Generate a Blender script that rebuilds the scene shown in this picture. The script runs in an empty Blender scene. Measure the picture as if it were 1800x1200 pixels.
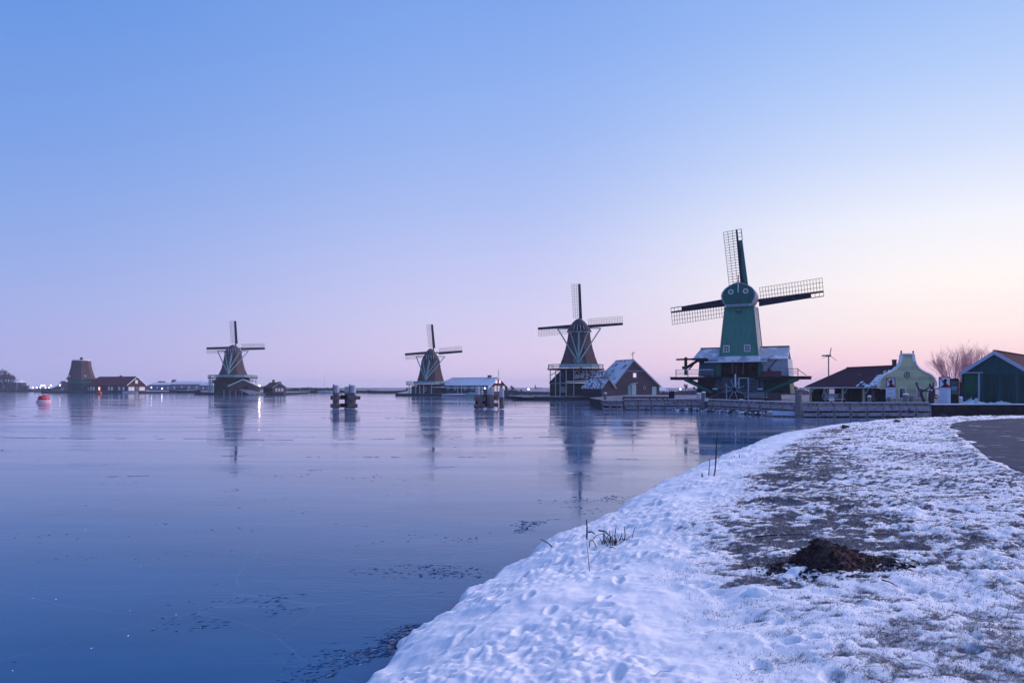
import bpy, math, random
import numpy as np
R = math.radians
random.seed(7)
scene = bpy.context.scene

# ------------------------------------------------------------------ camera, sky, sun, exposure
F = 1250.0                     # focal length in photo pixels (25 mm on 36 mm)
CAMZ = 2.8                     # eye height above the ice
YH = 680.0                     # horizon row in the photo
cam_d = bpy.data.cameras.new('camera'); cam = bpy.data.objects.new('camera', cam_d)
scene.collection.objects.link(cam); scene.camera = cam
cam_d.lens = 25.0; cam_d.sensor_width = 36.0
cam_d.shift_y = (YH - 600.0) / 1800.0
cam_d.clip_end = 9000; cam_d.clip_start = 0.1
cam.location = (0, 0, CAMZ); cam.rotation_euler = (R(90), 0, 0)

SUN_AZ = 62.0                  # degrees to the right of the view direction (the glow lies out of frame, right)
SUN_EL = 25.0
def lin(c):
    return tuple(((v/255)/12.92 if v/255 <= 0.04045 else ((v/255+0.055)/1.055)**2.4) for v in c)
def build_world():
    w = bpy.data.worlds.new('World'); scene.world = w; w.use_nodes = True
    nt = w.node_tree; nt.nodes.clear(); N = nt.nodes.new; L = nt.links.new
    tc = N('ShaderNodeTexCoord'); nrm = N('ShaderNodeVectorMath'); nrm.operation = 'NORMALIZE'
    L(tc.outputs['Generated'], nrm.inputs[0])
    sep = N('ShaderNodeSeparateXYZ'); L(nrm.outputs[0], sep.inputs[0])
    # azimuth term: cosine of the horizontal angle to the glow
    flat = N('ShaderNodeVectorMath'); flat.operation = 'MULTIPLY'; flat.inputs[1].default_value = (1, 1, 0)
    L(nrm.outputs[0], flat.inputs[0])
    fn = N('ShaderNodeVectorMath'); fn.operation = 'NORMALIZE'; L(flat.outputs[0], fn.inputs[0])
    dot = N('ShaderNodeVectorMath'); dot.operation = 'DOT_PRODUCT'
    dot.inputs[1].default_value = (math.sin(R(SUN_AZ)), math.cos(R(SUN_AZ)), 0); L(fn.outputs[0], dot.inputs[0])
    def ramp(stops):
        r = N('ShaderNodeValToRGB'); r.color_ramp.interpolation = 'LINEAR'
        e = r.color_ramp.elements
        while len(e) < len(stops): e.new(0.5)
        for el, (p, c) in zip(e, stops):
            el.position = p; el.color = (*lin(c), 1)
        L(sep.outputs['Z'], r.inputs[0]); return r
    ZEN = (84, 130, 212)
    far = ramp([(0, (172,172,226)), (.04, (169,173,228)), (.10, (156,173,231)), (.18, (138,167,231)), (.28, (119,158,229)), (.42, (98,147,225)), (1, ZEN)])
    mid = ramp([(0, (226,204,234)), (.05, (221,206,238)), (.10, (211,206,242)), (.17, (196,201,244)), (.24, (176,193,243)), (.32, (157,184,242)), (.42, (138,173,239)), (.50, (124,163,234)), (1, ZEN)])
    near = ramp([(0, (255,204,220)), (.03, (255,216,226)), (.07, (255,236,236)), (.13, (255,247,246)), (.20, (240,242,252)), (.28, (207,221,251)), (.36, (178,204,249)), (.44, (154,187,245)), (1, ZEN)])
    mr = N('ShaderNodeMapRange'); mr.interpolation_type = 'SMOOTHSTEP'; mr.inputs[1].default_value = -0.25; mr.inputs[2].default_value = 0.58
    L(dot.outputs['Value'], mr.inputs[0])
    m1 = N('ShaderNodeMix'); m1.data_type = 'RGBA'; L(mr.outputs[0], m1.inputs['Factor']); L(far.outputs[0], m1.inputs['A']); L(mid.outputs[0], m1.inputs['B'])
    mr2 = N('ShaderNodeMapRange'); mr2.interpolation_type = 'SMOOTHSTEP'; mr2.inputs[1].default_value = 0.46; mr2.inputs[2].default_value = 0.90
    L(dot.outputs['Value'], mr2.inputs[0])
    m2 = N('ShaderNodeMix'); m2.data_type = 'RGBA'; L(mr2.outputs[0], m2.inputs['Factor']); L(m1.outputs['Result'], m2.inputs['A']); L(near.outputs[0], m2.inputs['B'])
    # the physical twilight sky on top, faint
    sky = N('ShaderNodeTexSky'); sky.sky_type = 'NISHITA'; sky.sun_disc = False
    sky.sun_elevation = R(1.0); sky.sun_rotation = R(SUN_AZ); sky.altitude = 0
    sc = N('ShaderNodeMix'); sc.data_type = 'RGBA'; sc.blend_type = 'ADD'; sc.inputs['Factor'].default_value = 0.02
    L(m2.outputs['Result'], sc.inputs['A']); L(sky.outputs[0], sc.inputs['B'])
    bg = N('ShaderNodeBackground'); bg.inputs['Strength'].default_value = 1.0
    L(sc.outputs['Result'], bg.inputs['Color'])
    out = N('ShaderNodeOutputWorld'); L(bg.outputs[0], out.inputs[0])
build_world()
sun_d = bpy.data.lights.new('sun', 'SUN'); sun = bpy.data.objects.new('sun', sun_d); scene.collection.objects.link(sun)
sun_d.energy = 3.0; sun_d.angle = R(55); sun_d.color = (1.0, 0.83, 0.88)
sun.rotation_euler = (R(90 - SUN_EL), 0, R(180 - SUN_AZ))
vs = scene.view_settings
vs.view_transform = 'Standard'; vs.look = 'None'; vs.gamma = 1.0; vs.use_curve_mapping = False; vs.exposure = 0.0
scene.cycles.use_denoising = True
scene.cycles.max_bounces = 6; scene.cycles.volume_bounces = 1; scene.cycles.glossy_bounces = 3; scene.cycles.diffuse_bounces = 3
scene.cycles.sample_clamp_indirect = 6

# ------------------------------------------------------------------ helpers
COL = scene.collection
def px2(px, D): return (px - 900.0) / F * D
def pz(py, D): return CAMZ - (py - YH) / F * D

MATS = {}
def nodes_of(m):
    m.use_nodes = True; nt = m.node_tree
    return nt, nt.nodes['Principled BSDF']
def mat(name, col, rough=0.8, var=0.25, scale=3.0, bump=0.0, bscale=20.0, stretch=(1,1,1), lines=None, spec=0.08, metal=0.0, col2=None, col2_amt=(0.5, 0.62), snow=None, snow_scale=0.6):
    """procedural material: base colour with noise variation, optional second colour patches, grooves and snow patches"""
    m = bpy.data.materials.new(name); nt, b = nodes_of(m); N = nt.nodes.new; L = nt.links.new
    tc = N('ShaderNodeTexCoord'); mp = N('ShaderNodeMapping'); mp.inputs['Scale'].default_value = stretch
    L(tc.outputs['Object'], mp.inputs[0])
    n = N('ShaderNodeTexNoise'); n.inputs['Scale'].default_value = scale; n.inputs['Detail'].default_value = 6; n.inputs['Roughness'].default_value = 0.6
    L(mp.outputs[0], n.inputs['Vector'])
    r = N('ShaderNodeMapRange'); r.inputs[1].default_value = 0.25; r.inputs[2].default_value = 0.75; r.inputs[3].default_value = 1 - var; r.inputs[4].default_value = 1 + var
    L(n.outputs['Fac'], r.inputs[0])
    mul = N('ShaderNodeVectorMath'); mul.operation = 'SCALE'; mul.inputs[0].default_value = col; L(r.outputs[0], mul.inputs['Scale'])
    cur = mul.outputs[0]
    def patch(c, lo, hi, sc, seed):
        nonlocal cur
        n2 = N('ShaderNodeTexNoise'); n2.inputs['Scale'].default_value = sc; n2.inputs['Detail'].default_value = 7; n2.inputs['Roughness'].default_value = 0.65
        ad = N('ShaderNodeVectorMath'); ad.inputs[1].default_value = (seed, seed*1.7, 0); L(tc.outputs['Object'], ad.inputs[0]); L(ad.outputs[0], n2.inputs['Vector'])
        q = N('ShaderNodeMapRange'); q.inputs[1].default_value = lo; q.inputs[2].default_value = hi; L(n2.outputs['Fac'], q.inputs[0])
        mx = N('ShaderNodeMix'); mx.data_type = 'RGBA'; L(q.outputs[0], mx.inputs['Factor']); L(cur, mx.inputs['A']); mx.inputs['B'].default_value = (*c, 1)
        cur = mx.outputs['Result']
    if col2: patch(col2, col2_amt[0], col2_amt[1], scale*0.6, 11.3)
    if snow: patch((0.80, 0.83, 0.9), snow[0], snow[1], snow_scale, 3.7)
    L(cur, b.inputs['Base Color'])
    b.inputs['Roughness'].default_value = rough; b.inputs['Specular IOR Level'].default_value = spec; b.inputs['Metallic'].default_value = metal
    h = None
    if bump:
        n3 = N('ShaderNodeTexNoise'); n3.inputs['Scale'].default_value = bscale; n3.inputs['Detail'].default_value = 5
        L(mp.outputs[0], n3.inputs['Vector']); h = n3.outputs['Fac']
    if lines:                                      # (axis, pitch): board or tile grooves as relief
        ax, pitch = lines
        sp = N('ShaderNodeSeparateXYZ'); L(tc.outputs['Object'], sp.inputs[0])
        d = N('ShaderNodeMath'); d.operation = 'DIVIDE'; d.inputs[1].default_value = pitch; L(sp.outputs['XYZ'.index(ax)], d.inputs[0])
        fr = N('ShaderNodeMath'); fr.operation = 'FRACT'; L(d.outputs[0], fr.inputs[0])
        if h is not None:
            a2 = N('ShaderNodeMath'); a2.operation = 'MULTIPLY_ADD'; a2.inputs[1].default_value = 0.4; L(h, a2.inputs[0]); L(fr.outputs[0], a2.inputs[2]); h = a2.outputs[0]
        else: h = fr.outputs[0]
    if h is not None:
        bp = N('ShaderNodeBump'); bp.inputs['Strength'].default_value = bump if bump else 0.5; bp.inputs['Distance'].default_value = 0.04
        L(h, bp.inputs['Height']); L(bp.outputs[0], b.inputs['Normal'])
    MATS[name] = m; return m
def emis(name, col, strength):
    m = bpy.data.materials.new(name); nt, b = nodes_of(m)
    b.inputs['Base Color'].default_value = (*col, 1); b.inputs['Emission Color'].default_value = (*col, 1); b.inputs['Emission Strength'].default_value = strength
    MATS[name] = m; return m

mat('white_paint', (0.74, 0.76, 0.78), 0.6, 0.12, 4)
mat('grey_paint', (0.36, 0.43, 0.48), 0.6, 0.2, 3, bump=.15)
mat('pale_green_trim', (0.20, 0.36, 0.36), 0.6, 0.2, 3)
mat('mill_green', (0.058, 0.240, 0.185), 0.55, 0.18, 1.2, bump=.25, bscale=3, lines=('X', .22), stretch=(3,3,.4))
mat('cap_green', (0.012, 0.130, 0.110), 0.5, 0.15, 2)
mat('strut_green', (0.015, 0.12, 0.10), 0.6, 0.25, 3)
mat('dark_green', (0.006, 0.045, 0.050), 0.65, 0.3, 2, bump=.2, lines=('X', .2))
mat('board_blue', (0.020, 0.095, 0.17), 0.6, 0.25, 2, bump=.25, lines=('X', .25))
mat('lead_roof', (0.40, 0.46, 0.53), 0.7, 0.2, 2, bump=.35, lines=('X', .45), snow=(.50, .58))
mat('grey_board', (0.36, 0.42, 0.50), 0.65, 0.2, 2, bump=.3, lines=('Z', .28))
mat('shingle_grey', (0.32, 0.33, 0.37), 0.75, 0.25, 4, bump=.7, lines=('Z', .22))
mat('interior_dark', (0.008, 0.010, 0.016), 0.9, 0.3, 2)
mat('thatch', (0.098, 0.062, 0.070), 0.95, 0.35, 1.5, bump=.7, bscale=6, stretch=(1,1,.25))
mat('thatch_cap', (0.060, 0.055, 0.075), 0.95, 0.35, 2.5, bump=.6, bscale=6, col2=(.2,.22,.26), col2_amt=(.58,.72))
mat('sail_wood', (0.016, 0.014, 0.022), 0.7, 0.3, 3)
mat('lath', (0.030, 0.026, 0.034), 0.8, 0.2, 3)
mat('sail_board', (0.025, 0.155, 0.135), 0.6, 0.25, 2)
mat('sail_cloth', (0.010, 0.022, 0.050), 0.85, 0.4, 2, bump=.4, bscale=5)  # furled cloth, and the shaded tone of some wind boards
mat('red_wood', (0.16, 0.022, 0.035), 0.7, 0.35, 2, bump=.3)
mat('brown_board', (0.090, 0.064, 0.080), 0.8, 0.22, 2, bump=.3, lines=('Z', .25))
mat('dark_red_wall', (0.062, 0.020, 0.030), 0.8, 0.3, 2, bump=.3, lines=('Z', .25))
mat('black_board', (0.012, 0.020, 0.030), 0.8, 0.3, 2, bump=.3, lines=('X', .25))
mat('teal_board', (0.010, 0.055, 0.075), 0.75, 0.3, 2, bump=.3, lines=('Y', .25))
mat('tile_snowy', (0.10, 0.035, 0.045), 0.75, 0.3, 2, bump=.6, bscale=8, lines=('Y', .3), snow=(.38, .47), snow_scale=.5)
mat('tile_speckled', (0.10, 0.045, 0.06), 0.75, 0.3, 2, bump=.6, bscale=8, lines=('Y', .3), snow=(.47, .53), snow_scale=2.2)
mat('roof_white', (0.70, 0.74, 0.80), 0.85, 0.12, 1.0, bump=.3, bscale=3, col2=(.12,.12,.16), col2_amt=(.72,.78))
mat('tile_red', (0.115, 0.026, 0.040), 0.85, 0.3, 3, bump=.6, bscale=8, lines=('Y', .3), snow=(.66, .72), snow_scale=1.2)
mat('tile_dark', (0.070, 0.031, 0.046), 0.85, 0.3, 3, spec=.05, bump=.6, bscale=6, lines=('X', .27), snow=(.70, .76), snow_scale=.9)
mat('roof_red_shed', (0.055, 0.018, 0.028), 0.9, 0.25, 3, bump=.5, lines=('X', .3), spec=.02)
mat('sage_board', (0.52, 0.57, 0.37), 0.7, 0.15, 2.5, bump=.15, bscale=12)
mat('sage_board_worn', (0.44, 0.48, 0.31), 0.75, 0.2, 2.5, bump=.15, bscale=12)
mat('brick', (0.12, 0.05, 0.05), 0.9, 0.35, 8, bump=.5)
mat('timber_grey', (0.20, 0.175, 0.19), 0.9, 0.35, 2.5, bump=.5, bscale=6, stretch=(.4,.4,3))
mat('timber_beam', (0.36, 0.32, 0.36), 0.9, 0.4, 3, bump=.5, bscale=8, col2=(.03,.03,.04), col2_amt=(.55,.7))
mat('timber_brown', (0.23, 0.16, 0.155), 0.9, 0.45, 4, bump=.6, bscale=8, col2=(.02,.018,.02), col2_amt=(.52,.68))
mat('timber_dark', (0.014, 0.014, 0.02), 0.9, 0.4, 3, bump=.5)
mat('bark', (0.050, 0.036, 0.044), 0.95, 0.3, 4)
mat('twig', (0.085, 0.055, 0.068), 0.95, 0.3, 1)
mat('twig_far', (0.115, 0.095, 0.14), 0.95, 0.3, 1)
mat('willow_twig', (0.62, 0.30, 0.33), 0.95, 0.3, 1)
mat('reed', (0.030, 0.020, 0.022), 0.9, 0.4, 12)
mat('straw', (0.24, 0.20, 0.19), 0.9, 0.4, 6)
mat('soil', (0.085, 0.050, 0.050), 0.95, 0.6, 18, bump=1.0, bscale=40, col2=(.17,.13,.13), col2_amt=(.48,.66))
mat('snow_cap', (0.80, 0.83, 0.88), 0.85, 0.06, 3, bump=.4, bscale=6)
mat('frost_white', (0.50, 0.49, 0.55), 0.85, 0.2, 3, bump=.3)
mat('stone_edge', (0.022, 0.024, 0.034), 0.9, 0.6, 1.5, bump=.8, bscale=3)
mat('buoy_red', (0.52, 0.012, 0.035), 0.45, 0.15, 3, spec=.5)
mat('buoy_white', (0.70, 0.42, 0.50), 0.6, 0.12, 3)
mat('glass_dark', (0.03, 0.045, 0.07), 0.08, 0.2, 2, spec=1.0)
mat('curtain', (0.66, 0.60, 0.64), 0.35, 0.15, 5, spec=.8)
mat('door_pale', (0.42, 0.56, 0.56), 0.6, 0.15, 3)
mat('sign_white', (0.62, 0.68, 0.80), 0.5, 0.08, 2)
mat('sign_red', (0.30, 0.012, 0.045), 0.5, 0.1, 3)
mat('sign_black', (0.008, 0.008, 0.016), 0.6, 0.1, 3)
mat('panel_green', (0.035, 0.13, 0.12), 0.5, 0.3, 3)
mat('panel_blue', (0.12, 0.24, 0.36), 0.5, 0.3, 3)
mat('shed_green', (0.006, 0.10, 0.060), 0.6, 0.2, 1.5, bump=.2, lines=('X', .2))
mat('shed_blue', (0.010, 0.075, 0.085), 0.65, 0.35, 1.6, bump=.35, bscale=3, lines=('X', .17), stretch=(3,3,.3))
mat('shed_trim', (0.42, 0.46, 0.60), 0.6, 0.12, 2)
mat('sculpture_iron', (0.045, 0.040, 0.055), 0.7, 0.5, 5, bump=.6)
mat('metal_grey', (0.16, 0.17, 0.20), 0.5, 0.2, 4)
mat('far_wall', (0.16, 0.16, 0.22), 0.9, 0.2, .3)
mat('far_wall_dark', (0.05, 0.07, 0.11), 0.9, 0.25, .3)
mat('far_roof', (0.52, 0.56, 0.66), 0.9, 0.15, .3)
mat('asphalt', (0.044, 0.058, 0.098), 0.85, 0.22, 2.0, bump=.35, bscale=90, col2=(.07,.088,.135), col2_amt=(.5,.75), spec=.03, snow=(.58,.78), snow_scale=1.3)
emis('lamp_warm', (1.0, 0.74, 0.46), 90)
emis('lamp_white', (1.0, 0.86, 0.74), 14)
emis('pane_sky_glow', (1.0, 0.62, 0.70), .75)  # no lamp inside: sky glow on the gable panes painted as emission
emis('window_warm', (1.0, 0.55, 0.34), 1.6)
emis('town_light', (0.9, 0.95, 1.0), 10)

class MB:
    def __init__(s): s.v = []; s.f = []
    def add(s, vs, fs):
        o = len(s.v); s.v += [tuple(p) for p in vs]; s.f += [tuple(i + o for i in f) for f in fs]; return s
    def box(s, x0, x1, y0, y1, z0, z1):
        return s.add([(x0,y0,z0),(x1,y0,z0),(x1,y1,z0),(x0,y1,z0),(x0,y0,z1),(x1,y0,z1),(x1,y1,z1),(x0,y1,z1)],
                     [(0,3,2,1),(4,5,6,7),(0,1,5,4),(1,2,6,5),(2,3,7,6),(3,0,4,7)])
    def hexa(s, bot, top):
        """box from four bottom and four top corners (counter-clockwise from above)"""
        return s.add(list(bot)+list(top), [(0,3,2,1),(4,5,6,7),(0,1,5,4),(1,2,6,5),(2,3,7,6),(3,0,4,7)])
    def bar(s, p, q, w, h=None, up=(0,0,1)):
        h = h or w
        p = np.array(p, float); q = np.array(q, float); d = q - p; d /= (np.linalg.norm(d) or 1)
        u = np.array(up, float)
        if abs(d @ u) > 0.95: u = np.array((0, 1.0, 0))
        a = np.cross(d, u); a /= np.linalg.norm(a); b = np.cross(a, d)
        a = a*w/2; b = b*h/2
        vs = [p-a-b, p+a-b, p+a+b, p-a+b, q-a-b, q+a-b, q+a+b, q-a+b]
        return s.add(vs, [(0,1,2,3),(7,6,5,4),(0,4,5,1),(1,5,6,2),(2,6,7,3),(3,7,4,0)])
    def tube(s, pts, rad, n=8, cap=True):
        pts = [np.array(p, float) for p in pts]; rings = []
        for i, p in enumerate(pts):
            d = pts[min(i+1, len(pts)-1)] - pts[max(i-1, 0)]; d /= (np.linalg.norm(d) or 1)
            u = np.array((0,0,1.0)) if abs(d[2]) < .9 else np.array((1.0,0,0))
            a = np.cross(d, u); a /= np.linalg.norm(a); b = np.cross(d, a)
            r = rad[i] if hasattr(rad, '__len__') else rad
            rings.append([p + r*(math.cos(2*math.pi*k/n)*a + math.sin(2*math.pi*k/n)*b) for k in range(n)])
        vs = [p for r in rings for p in r]; fs = []
        for i in range(len(pts)-1):
            for k in range(n):
                k2 = (k+1) % n; fs.append((i*n+k, (i+1)*n+k, (i+1)*n+k2, i*n+k2))
        if cap: fs.append(tuple(range(n))); fs.append(tuple((len(pts)-1)*n + k for k in reversed(range(n))))
        return s.add(vs, fs)
    def lathe(s, prof, n=16, c=(0,0), rot=0.0, sx=1.0, sy=1.0):
        vs = []; fs = []
        for r, z in prof:
            for k in range(n):
                a = rot + 2*math.pi*k/n; vs.append((c[0] + sx*r*math.cos(a), c[1] + sy*r*math.sin(a), z))
        for i in range(len(prof)-1):
            for k in range(n):
                k2 = (k+1) % n; fs.append((i*n+k, i*n+k2, (i+1)*n+k2, (i+1)*n+k))
        fs.append(tuple(reversed(range(n)))); fs.append(tuple((len(prof)-1)*n + k for k in range(n)))
        return s.add(vs, fs)
    def prism(s, poly, y0, y1):
        """polygon in the xz plane (counter-clockwise seen from -y) extruded from y0 to y1"""
        n = len(poly)
        vs = [(x, y0, z) for x, z in poly] + [(x, y1, z) for x, z in poly]
        fs = [tuple(range(n)), tuple(reversed(range(n, 2*n)))]
        for i in range(n): j = (i+1) % n; fs.append((i, i+n, j+n, j))
        return s.add(vs, fs)
    def build(s, name, material, parent=None, smooth=False):
        me = bpy.data.meshes.new(name); me.from_pydata([tuple(map(float, p)) for p in s.v], [], s.f); me.update()
        me.materials.append(MATS[material])
        if smooth: me.polygons.foreach_set('use_smooth', [True]*len(me.polygons))
        o = bpy.data.objects.new(name, me); COL.objects.link(o)
        if parent: o.parent = parent
        return o
def tag(o, label=None, cat=None, group=None, kind=None):
    if label: o['label'] = label
    if cat: o['category'] = cat
    if group: o['group'] = group
    if kind: o['kind'] = kind
    return o
def empty(name, loc, rz, label, cat, group=None):
    o = bpy.data.objects.new(name, None); COL.objects.link(o); o.location = loc; o.rotation_euler = (0, 0, R(rz)); o.empty_display_size = .2
    return tag(o, label, cat, group)
def Bx(name, m, parent, *b): return MB().box(*b).build(name, m, parent)
def Bar(name, m, parent, p, q, w, h=None): return MB().bar(p, q, w, h).build(name, m, parent)

# ------------------------------------------------------------------ numeric noise
def vnoise(x, y, seed=0):
    xi = np.floor(x).astype(np.int64); yi = np.floor(y).astype(np.int64); fx = x - xi; fy = y - yi
    fx = fx*fx*fx*(fx*(fx*6-15)+10); fy = fy*fy*fy*(fy*(fy*6-15)+10)
    def h(a, b):
        n = (a*374761393 + b*668265263 + seed*974634777) & 0x7fffffff
        n = ((n ^ (n >> 13)) * 1274126177) & 0x7fffffff
        return ((n ^ (n >> 16)) & 0xffff) / 65535.0
    return (h(xi,yi)*(1-fx) + h(xi+1,yi)*fx)*(1-fy) + (h(xi,yi+1)*(1-fx) + h(xi+1,yi+1)*fx)*fy
def fbm(x, y, seed=0, oct=4, gain=.5):
    t = 0; a = 1; n = 0
    for i in range(oct):
        t = t + a*vnoise(x*2**i + 17.3*i, y*2**i - 9.1*i, seed+i); n += a; a *= gain
    return t/n
def sstep(a, b, x):
    t = np.clip((x-a)/(b-a), 0, 1); return t*t*(3-2*t)
def np_mesh(name, V, Fc, material):
    me = bpy.data.meshes.new(name); V = np.asarray(V, np.float32); Fc = np.asarray(Fc, np.int32)
    k = Fc.shape[1]
    me.vertices.add(len(V)); me.vertices.foreach_set('co', V.ravel())
    me.loops.add(Fc.size); me.loops.foreach_set('vertex_index', Fc.ravel())
    me.polygons.add(len(Fc)); me.polygons.foreach_set('loop_start', np.arange(0, Fc.size, k, dtype=np.int32)); me.polygons.foreach_set('loop_total', np.full(len(Fc), k, np.int32))
    me.update(calc_edges=True); me.materials.append(material if not isinstance(material, str) else MATS[material])
    o = bpy.data.objects.new(name, me); COL.objects.link(o); return o

# ------------------------------------------------------------------ the frozen river
def ice_material():
    m = bpy.data.materials.new('ice'); nt, b = nodes_of(m); N = nt.nodes.new; L = nt.links.new
    tc = N('ShaderNodeTexCoord')
    def noise(scale, det, stretch, rough=.55, rz=0):
        mp = N('ShaderNodeMapping'); mp.inputs['Scale'].default_value = stretch; mp.inputs['Rotation'].default_value = (0,0,rz); L(tc.outputs['Object'], mp.inputs[0])
        n = N('ShaderNodeTexNoise'); n.inputs['Scale'].default_value = scale; n.inputs['Detail'].default_value = det; n.inputs['Roughness'].default_value = rough
        L(mp.outputs[0], n.inputs['Vector']); return n.outputs['Fac']
    def rng(src, a, b_, c, d):
        r = N('ShaderNodeMapRange'); r.inputs[1].default_value = a; r.inputs[2].default_value = b_; r.inputs[3].default_value = c; r.inputs[4].default_value = d; L(src, r.inputs[0]); return r.outputs[0]
    big = noise(.03, 4, (1, 1.6, 1))
    patch = noise(.12, 5, (1, 2.2, 1))
    mx = N('ShaderNodeMix'); mx.data_type = 'RGBA'; mx.inputs['A'].default_value = (0.0001, 0.070, 0.190, 1); mx.inputs['B'].default_value = (0.0005, 0.092, 0.245, 1)
    L(rng(patch, .4, .68, 0, 1), mx.inputs['Factor'])
    frost = noise(.10, 8, (.28, 1.5, 1), .62, .12); dust = noise(.8, 8, (.35, 1.5, 1), .7)
    sy = N('ShaderNodeSeparateXYZ'); L(tc.outputs['Object'], sy.inputs[0]); mid_river = rng(sy.outputs['Y'], 11, 42, .06, 1)   # frost grows with distance, also painting in the paler sky reflection out there
    fd = N('ShaderNodeMath'); fd.operation = 'MULTIPLY'; L(rng(frost, .36, .62, .15, 1), fd.inputs[0]); L(rng(dust, .36, .70, .25, .75), fd.inputs[1])
    fm = N('ShaderNodeMath'); fm.operation = 'MULTIPLY'; L(fd.outputs[0], fm.inputs[0]); L(mid_river, fm.inputs[1]); fd = fm
    # hairline cracks: edges of large warped cells
    wv = N('ShaderNodeVectorMath'); wn = N('ShaderNodeTexNoise'); wn.inputs['Scale'].default_value = .35; wn.inputs['Detail'].default_value = 5; L(tc.outputs['Object'], wn.inputs['Vector'])
    wv.operation = 'MULTIPLY_ADD'; wv.inputs[1].default_value = (1.1, 1.1, 0); L(wn.outputs['Color'], wv.inputs[0]); L(tc.outputs['Object'], wv.inputs[2])
    vo = N('ShaderNodeTexVoronoi'); vo.feature = 'DISTANCE_TO_EDGE'; vo.inputs['Scale'].default_value = .16; L(wv.outputs[0], vo.inputs['Vector'])
    ck = N('ShaderNodeMath'); ck.operation = 'MAXIMUM'; L(fd.outputs[0], ck.inputs[0]); L(rng(vo.outputs['Distance'], 0, .0028, .10, 0), ck.inputs[1])
    m3 = N('ShaderNodeMix'); m3.data_type = 'RGBA'; m3.inputs['B'].default_value = (.42, .46, .62, 1); L(ck.outputs[0], m3.inputs['Factor']); L(mx.outputs['Result'], m3.inputs['A']); L(m3.outputs['Result'], b.inputs['Base Color'])
    streak = noise(.16, 7, (.16, 1.7, 1), .62, .06); rs = N('ShaderNodeMath'); rs.operation = 'ADD'; L(rng(big, .35, .7, .015, .06), rs.inputs[0]); L(rng(streak, .46, .60, .0, .11), rs.inputs[1]); L(rs.outputs[0], b.inputs['Roughness'])
    b.inputs['IOR'].default_value = 1.32; b.inputs['Specular IOR Level'].default_value = 0.5
    # relief: long soft undulation, fine frost, and rough wind-rippled zones
    und = noise(.9, 3, (.5, 1.2, 1)); fine = noise(11, 3, (.32, 1.5, 1), .5, .25); zone = rng(noise(.20, 4, (.5, 1.6, 1), .6, .45), .45, .60, 0, 1)
    mu = N('ShaderNodeMath'); mu.operation = 'MULTIPLY'; L(fine, mu.inputs[0]); L(zone, mu.inputs[1])
    s1 = N('ShaderNodeMath'); s1.operation = 'MULTIPLY_ADD'; s1.inputs[1].default_value = .26; L(mu.outputs[0], s1.inputs[0])
    us = N('ShaderNodeMath'); us.operation = 'MULTIPLY'; us.inputs[1].default_value = .30; L(und, us.inputs[0]); L(us.outputs[0], s1.inputs[2])
    s2 = N('ShaderNodeMath'); s2.operation = 'MULTIPLY_ADD'; s2.inputs[1].default_value = .012; L(fine, s2.inputs[0]); L(s1.outputs[0], s2.inputs[2])
    bp = N('ShaderNodeBump'); bp.inputs['Strength'].default_value = .45; bp.inputs['Distance'].default_value = .03; L(s2.outputs[0], bp.inputs['Height']); L(bp.outputs[0], b.inputs['Normal'])
    MATS['ice'] = m
ice_material()
tag(MB().add([(-2200,-120,0),(2200,-120,0),(2200,3000,0),(-2200,3000,0)], [(0,1,2,3)]).build('river_ice', 'ice'), kind='structure')

# ------------------------------------------------------------------ near snowy bank
SHORE = np.array([(-9,-14),(-4.6,-5),(-3.1,0),(-2.1,3.6),(-1.45,6.0),(-1.12,7.9),(-.62,9.3),(.1,11.0),(1.0,13.1),(2.0,15.0),(3.2,17.6),(4.9,21.4),(7.2,25.6),(10.2,31.4),(13.6,37.0),(17.6,42.0),(22.0,46.2),(27.0,49.0),(34.0,51.0),(46.0,52.0),(90.0,53.0)])
def shore_dist(x, y):
    best = np.full(x.shape, 1e9); sign = np.ones(x.shape)
    for (ax, ay), (bx, by) in zip(SHORE[:-1], SHORE[1:]):
        dx, dy = bx-ax, by-ay; l2 = dx*dx+dy*dy
        t = np.clip(((x-ax)*dx + (y-ay)*dy)/l2, 0, 1)
        d = np.hypot(x-(ax+t*dx), y-(ay+t*dy)); cr = (x-ax)*dy - (y-ay)*dx
        m = d < best; best = np.where(m, d, best); sign = np.where(m, np.sign(cr), sign)
    return best*sign
PATH_L = [(8.4,-4),(8.6,4),(9.1,9.5),(10.2,14.2),(11.3,16.8),(12.7,19.3),(14.7,23.2),(16.6,26.6),(18.6,30.2),(20.6,33.3),(23.2,36.0),(27.0,38.6),(31.5,40.4),(40,42.2),(60,44.0)]
PATH_R = [(60,36.0),(44,34.2),(35,31),(28,26),(22,19),(17,11),(15,3),(14.6,-4)]
PATH = np.array(PATH_L + PATH_R)
def path_dist(x, y):                      # positive inside the path
    best = np.full(x.shape, 1e9); ins = np.zeros(x.shape, bool); n = len(PATH)
    for i in range(n):
        ax, ay = PATH[i]; bx, by = PATH[(i+1) % n]; dx, dy = bx-ax, by-ay
        t = np.clip(((x-ax)*dx+(y-ay)*dy)/(dx*dx+dy*dy), 0, 1)
        best = np.minimum(best, np.hypot(x-(ax+t*dx), y-(ay+t*dy)))
        if by != ay:
            c = ((ay > y) != (by > y)) & (x < (bx-ax)*(y-ay)/(by-ay)+ax); ins ^= c
    return np.where(ins, best, -best)
rng = np.random.default_rng(5)
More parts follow.
